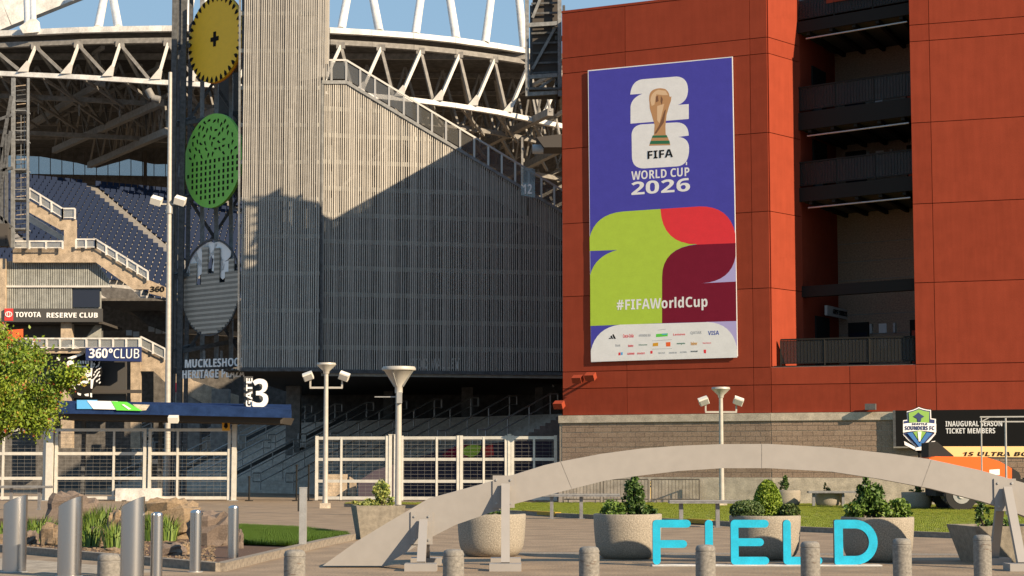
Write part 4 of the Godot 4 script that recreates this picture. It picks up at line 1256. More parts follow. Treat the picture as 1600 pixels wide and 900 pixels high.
func gates():
	var d := 84.0
	var hs := [.13, .98, 2.05, 3.08]
	gate("white mesh gate standing behind the bench by the leafy tree", plan(-30, d), plan(70, d), 3.14, [.35], hs)
	gate("white mesh gate panel under the canopy behind the concrete block", plan(88, d), plan(226, d), 3.14, [.65], hs)
	gate("white mesh gate panel beside the slim end post", plan(234, d), plan(358, d), 3.14, [.35], hs)
	gate_post("broad white gate post between bench and canopy gate", plan(78, d - .05), .3, 3.9)
	gate_post("slim white gate post at the end of the canopy gates", plan(366, d - .05), .2, 3.3)
	var ga := plan(494, 84.0)
	var gb := plan(872, 82.2)
	var f := func(px: float) -> Vector3:
		var r := ray(px, 725)
		var n := (gb - ga).cross(UP)
		return on(px, 725, ga, n.normalized()) * Vector3(1, 0, 1)
	var h2 := [.13, .86, 1.80, 2.72]
	gate("wide white mesh gate behind the slender twin floodlight pole", f.call(495), f.call(605), 2.82, [.35], h2)
	gate("white mesh gate behind the tall cone lamp post", f.call(628), f.call(716), 2.82, [.62], h2)
	gate("white mesh gate with rusted hinge side next to the coloured banner", f.call(721), f.call(791), 2.82, [.5], h2)
	gate("white mesh gate closest to the block plinth wall", f.call(801), f.call(868), 2.82, [.5], h2)
	for x in [610.0, 618.0]: gate_post("white gate post hinged to the wide gate" if x < 612 else "white gate post close beside the cone lamp post", f.call(x), .14, 2.85)
	gate_post("white gate post between the far gates by the banner", f.call(796), .14, 2.85)
	# canopy
	var c := thing("gate_canopy", "long dark blue entrance canopy over the left gates", "canopy", plan(290, d))
	var n := Vector3(0, 0, 1)
	put("roof", MB.new().slab([at(90, 634, 82.3), at(455, 640, 82.3), at(455, 632, 87.0), at(90, 626, 87.0)], Vector3(0, 1, .05), .12), M.canopy, c)
	put("fascia", MB.new().slab(flat([[90, 630], [233, 632], [455, 640], [455, 653], [233, 648], [90, 646]], 82.2), n, .15), M.canopy, c)
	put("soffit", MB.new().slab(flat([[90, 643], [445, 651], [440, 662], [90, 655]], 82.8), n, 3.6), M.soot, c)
	put("grey_panel", MB.new().slab(flat([[207, 631.5], [234, 632.5], [228, 641], [218, 642]], 82.16), n, .03), M.concrete, c)
	put("blue_print", MB.new().slab(flat([[120, 625], [152, 625], [150, 639], [120, 639]], 82.14), n, .03), M.sky_blue_print, c)
	put("white_print", MB.new().slab(flat([[136, 626], [184, 627], [188, 640], [146, 639]], 82.12), n, .03), M.letter, c)
	put("green_print", MB.new().slab(flat([[174, 627], [198, 628], [222, 642], [182, 641]], 82.1), n, .03), M.green_print, c)
	put("white_stroke", MB.new().slab(flat([[190, 632], [194, 632], [205, 639], [201, 640]], 82.08), n, .03), M.letter, c)
	for x in [130.0, 250.0, 366.0]:
		var p := plan(x, 85.2)
		put("column", MB.new().box(p + UP * 1.85, Vector3(.16, 3.7, .16)), M.frame, c)
	var fl := thing("canopy_floodlight", "small pale floodlight fixed under the blue canopy edge", "floodlight", at(270, 652, 82.0))
	put("housing", MB.new().box(at(271, 655, 82.0), Vector3(.42, .26, .3), Basis(Vector3(1, 0, 0), .4)), M.flood, fl)
	put("arm", MB.new().bar(at(266, 654, 82.1), at(264, 648, 82.4), .08), M.flood, fl)
	var am := thing("amber_sign", "small amber warning sign hanging below the canopy", "sign", at(353, 672, 83.4))
	put("plate", MB.new().slab(flat([[347, 658], [359, 658], [359, 673], [347, 673]], 83.5), n, .06), M.amber, am)
	put("symbol", MB.new().slab(flat([[351, 661], [355, 661], [356, 667], [353, 670], [350, 667]], 83.48), n, .02), M.print_black, am)
	put("hanger", MB.new().bar(at(353, 659, 83.5), at(353, 650, 83.5), .06), M.frame, am)
	# GATE 3
	var gs := thing("gate_number_sign", "large white numeral 3 with upright word GATE above the canopy", "sign", at(400, 638, 84.6))
	words("3", at(395, 637, 84.5), Vector3.RIGHT, 24 * 84.5 / FL, 45 * 84.5 / FL, M.letter, gs, .15)
	words("GATE", at(394, 637, 84.5), UP, 46 * 84.5 / FL, 9.5 * 84.5 / FL, M.letter, gs, .08, 700, false, Vector3.LEFT)
	put("back_plate", MB.new().slab(flat([[381, 588], [395, 588], [395, 638], [381, 638]], 84.65), n, .08), M.sign_grey, gs)
	put("support", MB.new().bar(at(388, 641, 84.8), at(388, 600, 84.8), .1).bar(at(407, 641, 84.8), at(407, 600, 84.8), .1), M.frame, gs)
	# tall floodlight mast
	var tp := thing("tall_light_mast", "tall slim pale mast with twin floodlights beside the artwork tower", "light mast", plan(262, 90.0))
	put("shaft", MB.new().tube(plan(262, 90.0), at(266, 113, 90.0), .145, .09, 14), M.pole, tp)
	put("arm", MB.new().bar(at(244, 319, 90.0), at(286, 319, 90.0), .07), M.pole, tp)
	for x in [243.0, 280.0]:
		put("floodlight", MB.new().box(at(x + 2, 314, 90.0) + Vector3(0, 0, .1), Vector3(.5, .32, .4), Basis(Vector3(0, 0, 1), -.3) * Basis(Vector3(1, 0, 0), .5)), M.flood, tp)
	put("collar", MB.new().tube(at(264.5, 322, 90), at(264.5, 334, 90), .16), M.galv, tp)
	# post cabinets behind the gates
	var cab := thing("white_cabinet", "white ticket reader cabinet standing behind the canopy gate", "cabinet", plan(245, 88.0))
	put("body", MB.new().box(plan(245, 88.0) + UP * .9, Vector3(.5, 1.8, .45)), M.white_paint, cab)
	put("screen", MB.new().box(plan(242, 88.0) + UP * 1.3 + Vector3(0, 0, .24), Vector3(.28, .6, .03)), M.frame, cab)
	var rp := thing("red_poster_panel", "faded red poster panel on the undercroft column", "poster", at(274, 635, 118.0))
	put("panel", MB.new().slab(flat([[268, 598], [282, 598], [282, 636], [268, 636]], 118.0), n, .1), M.print_maroon, rp)
	put("picture", MB.new().slab(flat([[270, 613], [276, 613], [276, 630], [270, 630]], 117.98), n, .02), M.taupe, rp)
	var cb := thing("concrete_block", "low white concrete barrier block in front of the gates", "block", plan(215, 81.5))
	put("body", MB.new().slab([gnd(180, 783, .0) + Vector3(0, 0, 0), gnd(250, 783, 0), gnd(250, 783, 0) + UP * .55, gnd(180, 783, 0) + UP * .55], Vector3(0, 0, 1), .5), M.white_paint, cb)
	put("foot", MB.new().box(gnd(194, 783.5) + Vector3(0, .03, .02), Vector3(.2, .06, .06)).box(gnd(239, 783.5) + Vector3(0, .03, .02), Vector3(.2, .06, .06)), M.soot, cb)
	for q in [[389, 783, 1.0, "short black queue post by the slim end gate post"], [463, 783, 1.5, "tall black queue post next to the square steel post"], [482, 783, 1.5, "tall black queue post close to the wide gate"]]:
		var p := gnd(q[0], q[1])
		var st := thing("queue_post", q[3], "post", p, "black queue posts")
		put("base", MB.new().lathe(p, [[.0, .05], [.17, .04], [.19, .0]], 14), M.black, st)
		put("rod", MB.new().tube(p + UP * .03, p + UP * q[2], .035, -1, 8), M.black, st)
		put("head", MB.new().tube(p + UP * q[2], p + UP * (q[2] + .08), .05, -1, 8), M.black, st)

func flood_pole(px: float, ybase: float, ytop: float, called: String, label: String, group := ""):
	var p := gnd(px, ybase)
	var d := -p.z
	var k := d / FL
	var top := at(px + 2, ytop, d).y
	var t := thing(called, label, "lamp post", p, group)
	put("base", MB.new().box(p + UP * .09, Vector3(.36, .18, .36)), M.concrete, t)
	put("shaft", MB.new().tube(p + UP * .15, Vector3(p.x, top - .35, p.z), .1, .075, 14), M.pole, t)
	put("lamp_head", MB.new().lathe(Vector3(p.x, top, p.z), [[.0, .02], [.34, .0], [.36, -.07], [.33, -.1], [.12, -.3], [.1, -.4], [.0, -.4]], 24), M.pole, t)
	var ya := top - 1.02 * 40 * k / (40 * k) * (38.0 * k)
	put("arm", MB.new().bar(Vector3(p.x - .6, ya, p.z), Vector3(p.x + .6, ya, p.z), .07), M.pole, t)
	for s in [-1.0, 1.0]:
		put("stem", MB.new().bar(Vector3(p.x + s * .58, ya, p.z), Vector3(p.x + s * .58, ya + .3, p.z), .06), M.pole, t)
		var fc := Vector3(p.x + s * .66, ya + .42, p.z + .05)
		var fb := Basis(Vector3(0, 0, 1), -s * .35) * Basis(Vector3(1, 0, 0), .35)
		var fx := put("floodlight", MB.new().box(fc, Vector3(.36, .25, .28), fb), M.flood, t)
		put("lens", MB.new().box(fc + fb * Vector3(0, -.02, .15), Vector3(.31, .2, .03), fb), M.galv, fx)
func cone_lamp():
	var p := gnd(622, 806)
	var d := -p.z
	var top := at(624, 574, d).y
	var t := thing("cone_lamp_post", "tall lamp post with wide funnel shaped head", "lamp post", p)
	put("base", MB.new().lathe(p, [[.16, .0], [.16, .1], [.12, .14]], 18), M.pole, t)
	put("shaft", MB.new().tube(p + UP * .1, Vector3(p.x, top - .75, p.z), .105, .09, 16), M.pole, t)
	put("lamp_head", MB.new().lathe(Vector3(p.x, top, p.z), [[.0, .03], [.5, .02], [.53, -.04], [.52, -.09], [.46, -.11], [.12, -.58], [.12, -.8], [.0, -.8]], 32), M.pole, t)
	for k in 4:
		var a := TAU * k / 4 + .4
		put("rib", MB.new().bar(Vector3(p.x + .48 * cos(a), top - .1, p.z + .48 * sin(a)), Vector3(p.x + .14 * cos(a), top - .6, p.z + .14 * sin(a)), .035), M.galv, t)
	put("camera_box", MB.new().box(Vector3(p.x + .03, top - .95, p.z + .12), Vector3(.16, .34, .14)), M.galv, t)
	put("arm", MB.new().bar(Vector3(p.x - .75, top - .92, p.z), Vector3(p.x, top - .92, p.z), .03), M.galv, t)

# ---------------------------------------------------------------- plaza in front
func icos(c: Vector3, s: Vector3, seed_: int, rough := .3) -> MB:
	var nz := FastNoiseLite.new()
	nz.seed = seed_; nz.frequency = 1.1; nz.fractal_octaves = 3
	var mb := MB.new()
	var N := 12
	var MM := 16
	var f := func(i: int, j: int) -> Vector3:
		var th := PI * i / N
		var ph := TAU * (j % MM) / MM
		var v := Vector3(sin(th) * cos(ph), cos(th), sin(th) * sin(ph))
		var b := Vector3(sign(v.x) * pow(abs(v.x), .75), sign(v.y) * pow(abs(v.y), .75), sign(v.z) * pow(abs(v.z), .75))
		var r := 1.0 + rough * nz.get_noise_3d(v.x * 1.3, v.y * 1.3, v.z * 1.3) * 1.6
		r += rough * .35 * nz.get_noise_3d(v.x * 4.0 + 9, v.y * 4.0, v.z * 4.0)
		var p := c + b * r * s * .5
		p.y = max(p.y, c.y - s.y * .42)
		return p
	for i in N:
		for j in MM:
			var a: Vector3 = f.call(i, j)
			var b: Vector3 = f.call(i + 1, j)
			var d: Vector3 = f.call(i + 1, j + 1)
			var e: Vector3 = f.call(i, j + 1)
			for t in [[a, b, d], [a, d, e]]:
				var n: Vector3 = (t[1] - t[0]).cross(t[2] - t[0])
				if n.length() < 1e-9: continue
				n = n.normalized()
				if n.dot((t[0] + t[1] + t[2]) / 3.0 - c) < 0: n = -n
				mb.tri(t[0], t[1], t[2], n)
	return mb
func sheet(called: String, pts: Array, y: float, m: Material) -> MeshInstance3D:
	var q := []
	for p in pts: q.append(Vector3(p.x, y, p.z))
	var o := put(called, MB.new().slab(q, UP, .002), m)
	tag(o, "", "", "", "structure")
	return o
func g2(px: Array) -> Array:
	var r := []
	for p in px: r.append(gnd(p[0], p[1]))
	return r
func kerb(called: String, pts: Array, m: Material, h := .13, w := .16):
	var mb := MB.new()
	for i in pts.size() - 1:
		var a: Vector3 = pts[i]
		var b: Vector3 = pts[i + 1]
		mb.bar(a + UP * (h * .5 - .02), b + UP * (h * .5 - .02), w, h + .04)
	tag(put(called, mb, m), "", "", "", "structure")
func tufts(called: String, label: String, poly: Array, count: int, h: float, w: float, y0: float, c0: Color, c1: Color, seed_: int):
	# grass as crossed blades spread over an outline
	var r := RandomNumberGenerator.new()
	r.seed = seed_
	var p2 := PackedVector2Array()
	var lo := Vector2(1e9, 1e9)
	var hi := -lo
	for p in poly:
		var q := Vector2(p.x, p.z)
		p2.append(q); lo = lo.min(q); hi = hi.max(q)
	var mb := MB.new()
	for k in 7:
		var a := TAU * k / 7.0 + .3
		var b := Vector3(cos(a), 0, sin(a)) * w * .5
		var tip := b * 2.2 + UP * (.75 + .25 * sin(k * 3.1))
		var s := Vector3(-sin(a), 0, cos(a)) * w * .12
		mb.tri(b - s, b + s, tip, (b + UP).normalized())
	var mm := MultiMesh.new()
	mm.transform_format = MultiMesh.TRANSFORM_3D
	mm.use_colors = true
	mm.mesh = mb.done()
	var xf := []
	var guard := 0
	while xf.size() < count and guard < count * 6:
		guard += 1
		var q := Vector2(r.randf_range(lo.x, hi.x), r.randf_range(lo.y, hi.y))
		if Geometry2D.is_point_in_polygon(q, p2): xf.append(q)
	mm.instance_count = xf.size()
	for i in xf.size():
		var s := r.randf_range(.6, 1.25)
		mm.set_instance_transform(i, Transform3D(Basis(UP, r.randf() * TAU).scaled(Vector3(1, h * s, 1)), Vector3(xf[i].x, y0, xf[i].y)))
		mm.set_instance_color(i, c0.lerp(c1, r.randf()))
	var o := MultiMeshInstance3D.new()
	o.multimesh = mm
	o.material_override = M.leaf
	o.name = numbered(called)
	add_child(o)
	tag(o, label, "grass", "", "stuff")
func plaza():
	var g := put("ground", MB.new().slab([Vector3(-900, 0, 60), Vector3(900, 0, 60), Vector3(900, 0, -1400), Vector3(-900, 0, -1400)], UP, .5), M.ground)
	tag(g, "", "", "", "structure")
	# paler paving at the left front
	sheet("pavement", g2([[-80, 868], [60, 876], [200, 887], [260, 893], [200, 897], [90, 896], [-80, 894]]), .004, M.pavement)
	# rock garden
	var bed := g2([[-160, 848], [0, 861], [180, 877], [344, 892], [352, 889], [440, 868], [505, 852], [548, 843], [470, 833], [372, 827], [200, 815], [-160, 812]])
	sheet("planting_bed", bed, .06, M.mulch)
	kerb("kerb", g2([[-160, 849], [0, 862], [180, 878], [344, 893], [440, 869], [505, 853], [550, 843.5]]), M.kerb)
	var gp := g2([[374, 829], [470, 834], [546, 843.5], [506, 851.5], [452, 859.5], [376, 857]])
	sheet("grass_verge", gp, .09, M.lawn)
	tufts("verge_grass", "short green grass on the verge behind the steel post", gp, 12000, .13, .06, .08, Color(.10, .19, .015), Color(.17, .27, .03), 31)
	# lawn
	var lw := g2([[540, 791], [660, 793.5], [875, 807], [1140, 821], [1260, 830], [1440, 838], [1700, 848], [1700, 786], [1300, 787], [900, 786.5], [540, 786.5]])
	sheet("lawn", lw, .03, M.lawn)
	tufts("lawn_grass", "mown sunlit lawn in front of the red building", lw, 30000, .055, .07, .03, Color(.24, .30, .03), Color(.40, .43, .055), 33)
	kerb("lawn_kerb", g2([[540, 792], [660, 794.5], [875, 808], [1140, 822], [1260, 831], [1440, 839], [1700, 849]]), M.kerb, .12, .15)
	for s in [[[545, 791.6], [657, 793.6]], [[820, 804], [872, 807.4]], [[1010, 784.5], [1060, 784.5]], [[1078, 818.6], [1110, 820.2]]]:
		var a := gnd(s[0][0], s[0][1] + .4)
		var b := gnd(s[1][0], s[1][1] + .4)
		var k := put("painted_kerb", MB.new().bar(a + UP * .09, b + UP * .09, .2, .11), M.yellow_paint)
		tag(k, "", "", "", "structure")
	var pj := g2([[560, 862], [1700, 866], [1700, 869], [560, 865]])
	sheet("joint_strip", pj, .004, M.kerb)

func boulder(label: String, px: float, py: float, w: float, h: float, m: Material, seed_: int, dep := 1.0):
	var p := gnd(px, py)
	var o := put("boulder", icos(p + UP * h * .42, Vector3(w, h, w * dep), seed_), m)
	tag(o, label, "boulder", "boulders in the rock garden")
func clump(label: String, px: float, py: float, h: float, rad: float, seed_: int):
	var r := RandomNumberGenerator.new()
	r.seed = seed_
	var p := gnd(px, py) + UP * .05
	var mb := MB.new()
	for k in 260:
		var a := r.randf() * TAU
		var rr := sqrt(r.randf()) * rad * .6
		var b := p + Vector3(cos(a) * rr, 0, sin(a) * rr)
		var out := Vector3(cos(a), 0, sin(a)) * r.randf_range(.1, .9) * rad
		var hh := h * r.randf_range(.5, 1.0)
		var m1 := b + out * .35 + UP * hh * .65
		var t := b + out + UP * hh * r.randf_range(.75, 1.0)
		var s := Vector3(-sin(a), 0, cos(a)) * r.randf_range(.006, .012)
		mb.col = Color(.05, .11, .012).lerp(Color(.17, .24, .035), r.randf())
		mb.tri(b - s, b + s, m1 + s, Vector3(cos(a), .5, sin(a)).normalized())
		mb.tri(b - s, m1 + s, m1 - s, Vector3(cos(a), .5, sin(a)).normalized())
		mb.tri(m1 - s, m1 + s, t, Vector3(cos(a), .8, sin(a)).normalized())
	var o := put("grass_clump", mb, M.leaf)
	tag(o, label, "plant", "ornamental grasses in the rock garden")
func rock_garden():
	boulder("long golden boulder behind the steel bollards", 266, 846, 1.35, .92, M.rock, 4, .7)
	boulder("rounded brown boulder between the slim bollards", 328, 857, .82, .72, M.rock_b, 11, .8)
	boulder("dark grey boulder rising behind the ornamental grass", 112, 833, 1.2, .95, M.rock_b, 19, .7)
	boulder("small golden boulder beside the leafy grass clump", 78, 857, .36, .5, M.rock_c, 23)
	boulder("low mossy boulder at the bollard foot", 46, 855, .34, .34, M.rock_b, 29)
	boulder("squat tan boulder next to the wide bollard", 182, 853, .46, .72, M.rock, 37)
	boulder("reddish low rock in the mulch", 152, 856, .42, .4, M.rock_c, 41)
	boulder("flat dark stone at the kerb", 268, 873, .46, .28, M.rock_b, 43, .7)
	boulder("pale kerbside stone near slim bollards", 291, 872, .2, .26, M.rock, 47)
	boulder("tiny tan stone behind the round bollard", 176, 868, .3, .14, M.rock_c, 53)
	boulder("small grey stone right of the last bollard", 374, 862, .16, .4, M.rock_b, 59)
	boulder("low red rock at the far edge", 12, 858, .4, .3, M.rock_c, 61)
	var i := 0
	for q in [[58, 852, .62, .4], [46, 848, .55, .4], [150, 852, .78, .42], [163, 848, .8, .4], [138, 860, .6, .35], [240, 850, .7, .35], [262, 850, .62, .32], [178, 862, .6, .3], [75, 848, .5, .4], [6, 850, .5, .4], [133, 842, .7, .5], [172, 846, .85, .35]]:
		clump("feathery green ornamental grass clump among the boulders", q[0], q[1], q[2], q[3], 70 + i)
		i += 1
	# mulch chips and pebbles
	var mb := MB.new()
	var r := RandomNumberGenerator.new()
	r.seed = 5
	for k in 2600:
		var p := gnd(r.randf_range(-20, 440), r.randf_range(850, 890))
		var lim := 861.5 + p.x * 0
		var qx := 800 + p.x / -p.z * FL
		if 725 + 1.6 * FL / -p.z > 858.0 + max(qx, 0.0) * .088: continue
		if qx > 340: continue
		mb.box(p + UP * .065, Vector3(r.randf_range(.03, .09), .02, r.randf_range(.015, .03)), Basis(UP, r.randf() * TAU) * Basis(Vector3(1, 0, 0), r.randf_range(-.4, .4)))
	tag(put("mulch_chips", mb, M.rock_c), "brown bark mulch covering the rock garden bed", "mulch", "", "stuff")

func steel_bollards():
	var i := 0
	for q in [[22, 894, .175, "wide brushed steel bollard with slanted top at the far end of the row"], [108, 901, .17, "wide brushed steel bollard with slanted top between two others"], [206, 904, .165, "wide brushed steel bollard with slanted top beside the slim bollards"]]:
		var p := gnd(q[0], q[1])
		var t := thing("slanted_bollard", q[3], "bollard", p, "slanted steel bollards")
		var mb := MB.new()
		var r: float = q[2]
		var n := 40
		for k in n:
			var a := TAU * k / n
			var b := TAU * (k + 1) / n
			var ca := Vector3(cos(a), 0, sin(a))
			var cb := Vector3(cos(b), 0, sin(b))
			var ha := 1.06 + .08 * cos(a) + .02 * sin(a)
			var hb := 1.06 + .08 * cos(b) + .02 * sin(b)
			mb.tri3(p + ca * r, p + cb * r, p + cb * r + UP * hb, ca, cb, cb)
			mb.tri3(p + ca * r, p + cb * r + UP * hb, p + ca * r + UP * ha, ca, cb, ca)
		put("shell", mb, M.steel, t)
		var cp := MB.new()
		for k in n:
			var a := TAU * k / n
			var b := TAU * (k + 1) / n
			cp.tri(p + UP * 1.062, p + Vector3(cos(a) * r, 1.062 + .08 * cos(a) + .02 * sin(a), sin(a) * r), p + Vector3(cos(b) * r, 1.062 + .08 * cos(b) + .02 * sin(b), sin(b) * r), Vector3(-.4, 1, -.1).normalized())
		put("cap", cp, M.steel, t)
		put("collar", MB.new().lathe(p, [[r + .03, .0], [r + .03, .012], [r, .014]], 32), M.galv, t)
	for q in [[244, 903, .085, "slim round steel bollard closest to the wide ones"], [305, 894, .085, "slim round steel bollard standing on the kerb line"], [364, 878, .088, "slim round steel bollard inside the mulch corner"]]:
		var p := gnd(q[0], q[1])
		var r: float = q[2]
		var t := thing("slim_bollard", q[3], "bollard", p, "slim steel bollards")
		put("shell", MB.new().tube(p, p + UP * .88, r, r, 32, false), M.steel, t)
		put("cap", MB.new().lathe(p, [[r, .88], [r * .93, .905], [r * .5, .922], [0, .925]], 28), M.steel, t)
		put("collar", MB.new().lathe(p, [[r + .03, .0], [r + .03, .012], [r, .014]], 28), M.galv, t)
	var pp := gnd(473, 861)
	var sp := thing("square_post", "plain pale square steel post at the verge corner", "post", pp)
	put("shaft", MB.new().box(pp + UP * .58, Vector3(.13, 1.16, .13)), M.galv, sp)
	put("cap", MB.new().box(pp + UP * 1.165, Vector3(.14, .015, .14)), M.galv, sp)
	put("lock_box", MB.new().box(pp + Vector3(-.08, .88, .0), Vector3(.04, .3, .1)), M.soot, sp)
func concrete_bollards():
	var wh := ["by the slanted steel bollards", "below the plain square post", "below the arch foot stands", "in front of a round planter by letter F", "covering the letter I", "covering the foot of letter L", "right of the letter D", "beside the arch trestle leg"]
	var i := 0
	for q in [[173, 20.9], [462, 21.9], [709, 22.2], [920, 23.0], [1101, 23.5], [1264, 24.2], [1407, 25.2], [1532, 26.5]]:
		var p := plan(q[0], q[1])
		var t := thing("concrete_bollard", "weathered grey domed bollard " + wh[i], "bollard", p, "row of grey domed bollards")
		var hh := .635 + rng.randf_range(-.008, .008)
		put("shaft", MB.new().lathe(p, [[.122, .0], [.122, hh - .09]], 32), M.bollard, t)
		put("groove", MB.new().lathe(p, [[.122, hh - .09], [.117, hh - .086], [.117, hh - .078], [.122, hh - .074]], 32), M.concrete_dull, t)
		put("dome", MB.new().lathe(p, [[.122, hh - .074], [.121, hh - .05], [.108, hh - .02], [.08, hh - .005], [0, hh]], 32), M.bollard, t)
		var sc := MB.new()
		for k in 7:
			var a := rng.randf_range(.2, 2.8)
			var y := rng.randf_range(.2, hh - .12)
			var c := p + Vector3(cos(a), 0, sin(a)) * .1225 + UP * y
			var tn := Vector3(-sin(a), 0, cos(a))
			var l := rng.randf_range(.015, .05)
			sc.slab([c - tn * l, c + tn * l * .3 + UP * .006, c + tn * l + UP * rng.randf_range(.004, .02), c + UP * -.01], Vector3(cos(a), 0, sin(a)), .003)
		tag(put("scuffs", sc, [M.concrete_dull, M.rock_b][i % 2], t), "", "", "", "stuff")
		i += 1

# ---------------------------------------------------------------- arch sign, letters, planters
func arch_sign():
	var d := 30.0
	var n := Vector3(0, 0, 1)
	var t := thing("arch_sculpture", "long low pale grey arch standing over the blue letters", "arch", plan(1183, d))
	var outer := [[504, 884], [557, 846], [603, 818], [669.5, 779], [778, 749.5], [850, 727], [877, 721], [940, 709], [1000, 701], [1060, 696.5], [1125, 694], [1200, 693.5], [1300, 699], [1393, 709], [1453, 717.5], [1533, 735], [1600, 754.5], [1680, 786], [1760, 825], [1850, 884]]
	var inner := [[1750, 884], [1690, 850], [1640, 824], [1600, 806], [1558, 790.6], [1533, 783], [1453, 763], [1373, 748], [1300, 737], [1200, 731.5], [1129, 731.5], [1060, 736], [997, 743.5], [945, 751], [848, 775.6], [798, 789], [778, 797], [712, 820], [671, 841], [638, 861], [600, 884]]
	put("band", MB.new().slab(flat(outer + inner, d), n, .34), M.arch, t)
	var seams := [[1190, 693.8, 1190, 731.2], [876, 721.6, 893, 763], [1455, 718.2, 1440, 760]]
	for s in seams:
		put("seam", MB.new().slab(flat([[s[0], s[1]], [s[0] + .7, s[1]], [s[2] + .7, s[3]], [s[2], s[3]]], d - .003), n, .004), M.concrete_dull, t)
	for q in [[662, 815, "short grey trestle by the sloping foot of the arch"], [790, 758, "tall grey trestle before the half hidden round planter"], [1573, 763, "tall grey splayed trestle before the square planter"]]:
		var k := thing("arch_trestle", q[2], "stand", plan(q[0], d), "arch trestles")
		var top := at(q[0], q[1], d)
		var x := top.x
		put("plate", MB.new().box(Vector3(x - .03, top.y - .1, -d + .012), Vector3(.34, .5, .02)), M.arch, k)
		put("front_leg", MB.new().bar(Vector3(x, .1, -d + .78), Vector3(x, top.y, -d + .03), .13, .1, Vector3(0, 0, 1)), M.arch, k)
		put("rear_leg", MB.new().bar(Vector3(x, .1, -d - .9), Vector3(x, top.y - .15, -d - .38), .13, .1, Vector3(0, 0, 1)), M.arch, k)
		for bx in [-.14, .08]:
			for by in [-.28, .08]:
				put("bolt", MB.new().tube(Vector3(x + bx, top.y + by, -d + .02), Vector3(x + bx, top.y + by, -d + .04), .018, -1, 8), M.galv, k)
		put("front_foot", MB.new().box(Vector3(x, .055, -d + .82), Vector3(.48, .11, .42)), M.arch, k)
		put("rear_foot", MB.new().box(Vector3(x, .055, -d - .95), Vector3(.48, .11, .42)), M.arch, k)
func rbar(mb: MB, a: Vector2, b: Vector2, r: float, o: Vector3, t: float):
	# a stroke with rounded ends, in letter space (metres)
	var dir := (b - a).normalized()
	var s := Vector2(-dir.y, dir.x)
	var pts := []
	for k in 9: 
		var q := b + (s * cos(PI * k / 8.0) + dir * sin(PI * k / 8.0)) * r
		pts.append(o + Vector3(q.x, q.y, 0))
	for k in 9:
		var q := a + (-s * cos(PI * k / 8.0) - dir * sin(PI * k / 8.0)) * r
		pts.append(o + Vector3(q.x, q.y, 0))
	mb.slab(pts, Vector3(0, 0, 1), t)
func field_letters():
	var d := 30.0
	var k := d / FL
	var base := gnd(1197, 884.5)
	var bs := thing("white_ground_strip", "thin white ground strip carrying the blue letters", "strip", base)
	put("strip", MB.new().box(base + UP * .012, Vector3(360 * k, .024, .3)), M.white_paint, bs)
	put("edge_trim", MB.new().box(base + Vector3(0, .008, .16), Vector3(360 * k, .016, .02)), M.galv, bs)
	var H := .70
	var w := .061
	var dat := {
		"F": [1020, 1080], "I": [1102, 1115.5], "E": [1142, 1202], "L": [1224, 1285], "D": [1304, 1372]}
	for ch in dat:
		var p := gnd(dat[ch][0], 884.5) + Vector3(0, .024, .03)
		var W: float = (dat[ch][1] - dat[ch][0]) * k
		var t := thing("letter_" + ch.to_lower(), "bright blue freestanding letter " + ch + " under the arch", "letter", p)
		var strokes := []
		if ch == "I": strokes = [[[w, w], [w, H - w]]]
		if ch == "F": strokes = [[[w, w], [w, H - w]], [[w, H - w], [W - w, H - w]], [[w, H * .46], [W - w - .06, H * .46]]]
		if ch == "E": strokes = [[[w, w], [w, H - w]], [[w, H - w], [W - w, H - w]], [[w, H * .5], [W - w - .08, H * .5]], [[w, w], [W - w, w]]]
		if ch == "L": strokes = [[[w, w], [w, H - w]], [[w, w], [W - w, w]]]
		var face := MB.new()
		var side := MB.new()
		if ch == "D":
			var out := []
			var inn := []
			for q in 17:
				var a := PI * .5 - PI * q / 16.0
				out.append(Vector2(W - H * .5 + cos(a) * H * .5, H * .5 + sin(a) * H * .5))
				inn.append(Vector2(W - H * .5 + cos(a) * (H * .5 - .135), H * .5 + sin(a) * (H * .5 - .135)))
			var ol := [Vector2(.03, H)] + out + [Vector2(.03, 0), Vector2(0, .03), Vector2(0, H - .03)]
			var pts := [Vector2(.135, H - .135)] + inn + [Vector2(.135, .135)]
			# ring as quads: left stroke then bowl
			for z in [[face, 0.0, .02], [side, -.02, .1]]:
				var mbb: MB = z[0]
				var cv := func(v: Vector2) -> Vector3: return p + Vector3(v.x, v.y, z[1])
				mbb.slab([cv.call(Vector2(.02, H)), cv.call(Vector2(.135, H)), cv.call(Vector2(.135, 0)), cv.call(Vector2(.02, 0)), cv.call(Vector2(0, .02)), cv.call(Vector2(0, H - .02))], Vector3(0, 0, 1), z[2])
				var o2 := [Vector2(.1352, H)] + out + [Vector2(.1352, 0)]
				for q in o2.size() - 1:
					mbb.slab([cv.call(o2[q]), cv.call(o2[q + 1]), cv.call(pts[q + 1]), cv.call(pts[q])], Vector3(0, 0, 1), z[2])
		else:
			for s in strokes:
				var a := Vector2(s[0][0], s[0][1])
				var b := Vector2(s[1][0], s[1][1])
				rbar(face, a, b, w, p + Vector3(0, 0, .0005 * strokes.find(s)), .02)
				rbar(side, a, b, w - .002, p + Vector3(0, 0, -.021 - .0005 * strokes.find(s)), .1)
		put("face", face, M.cyan, t)
		put("side", side, M.letter_side, t)
		put("foot", MB.new().box(p + Vector3(min(W * .5, .068), -.012, -.06), Vector3(.1, .024, .1)), M.galv, t)

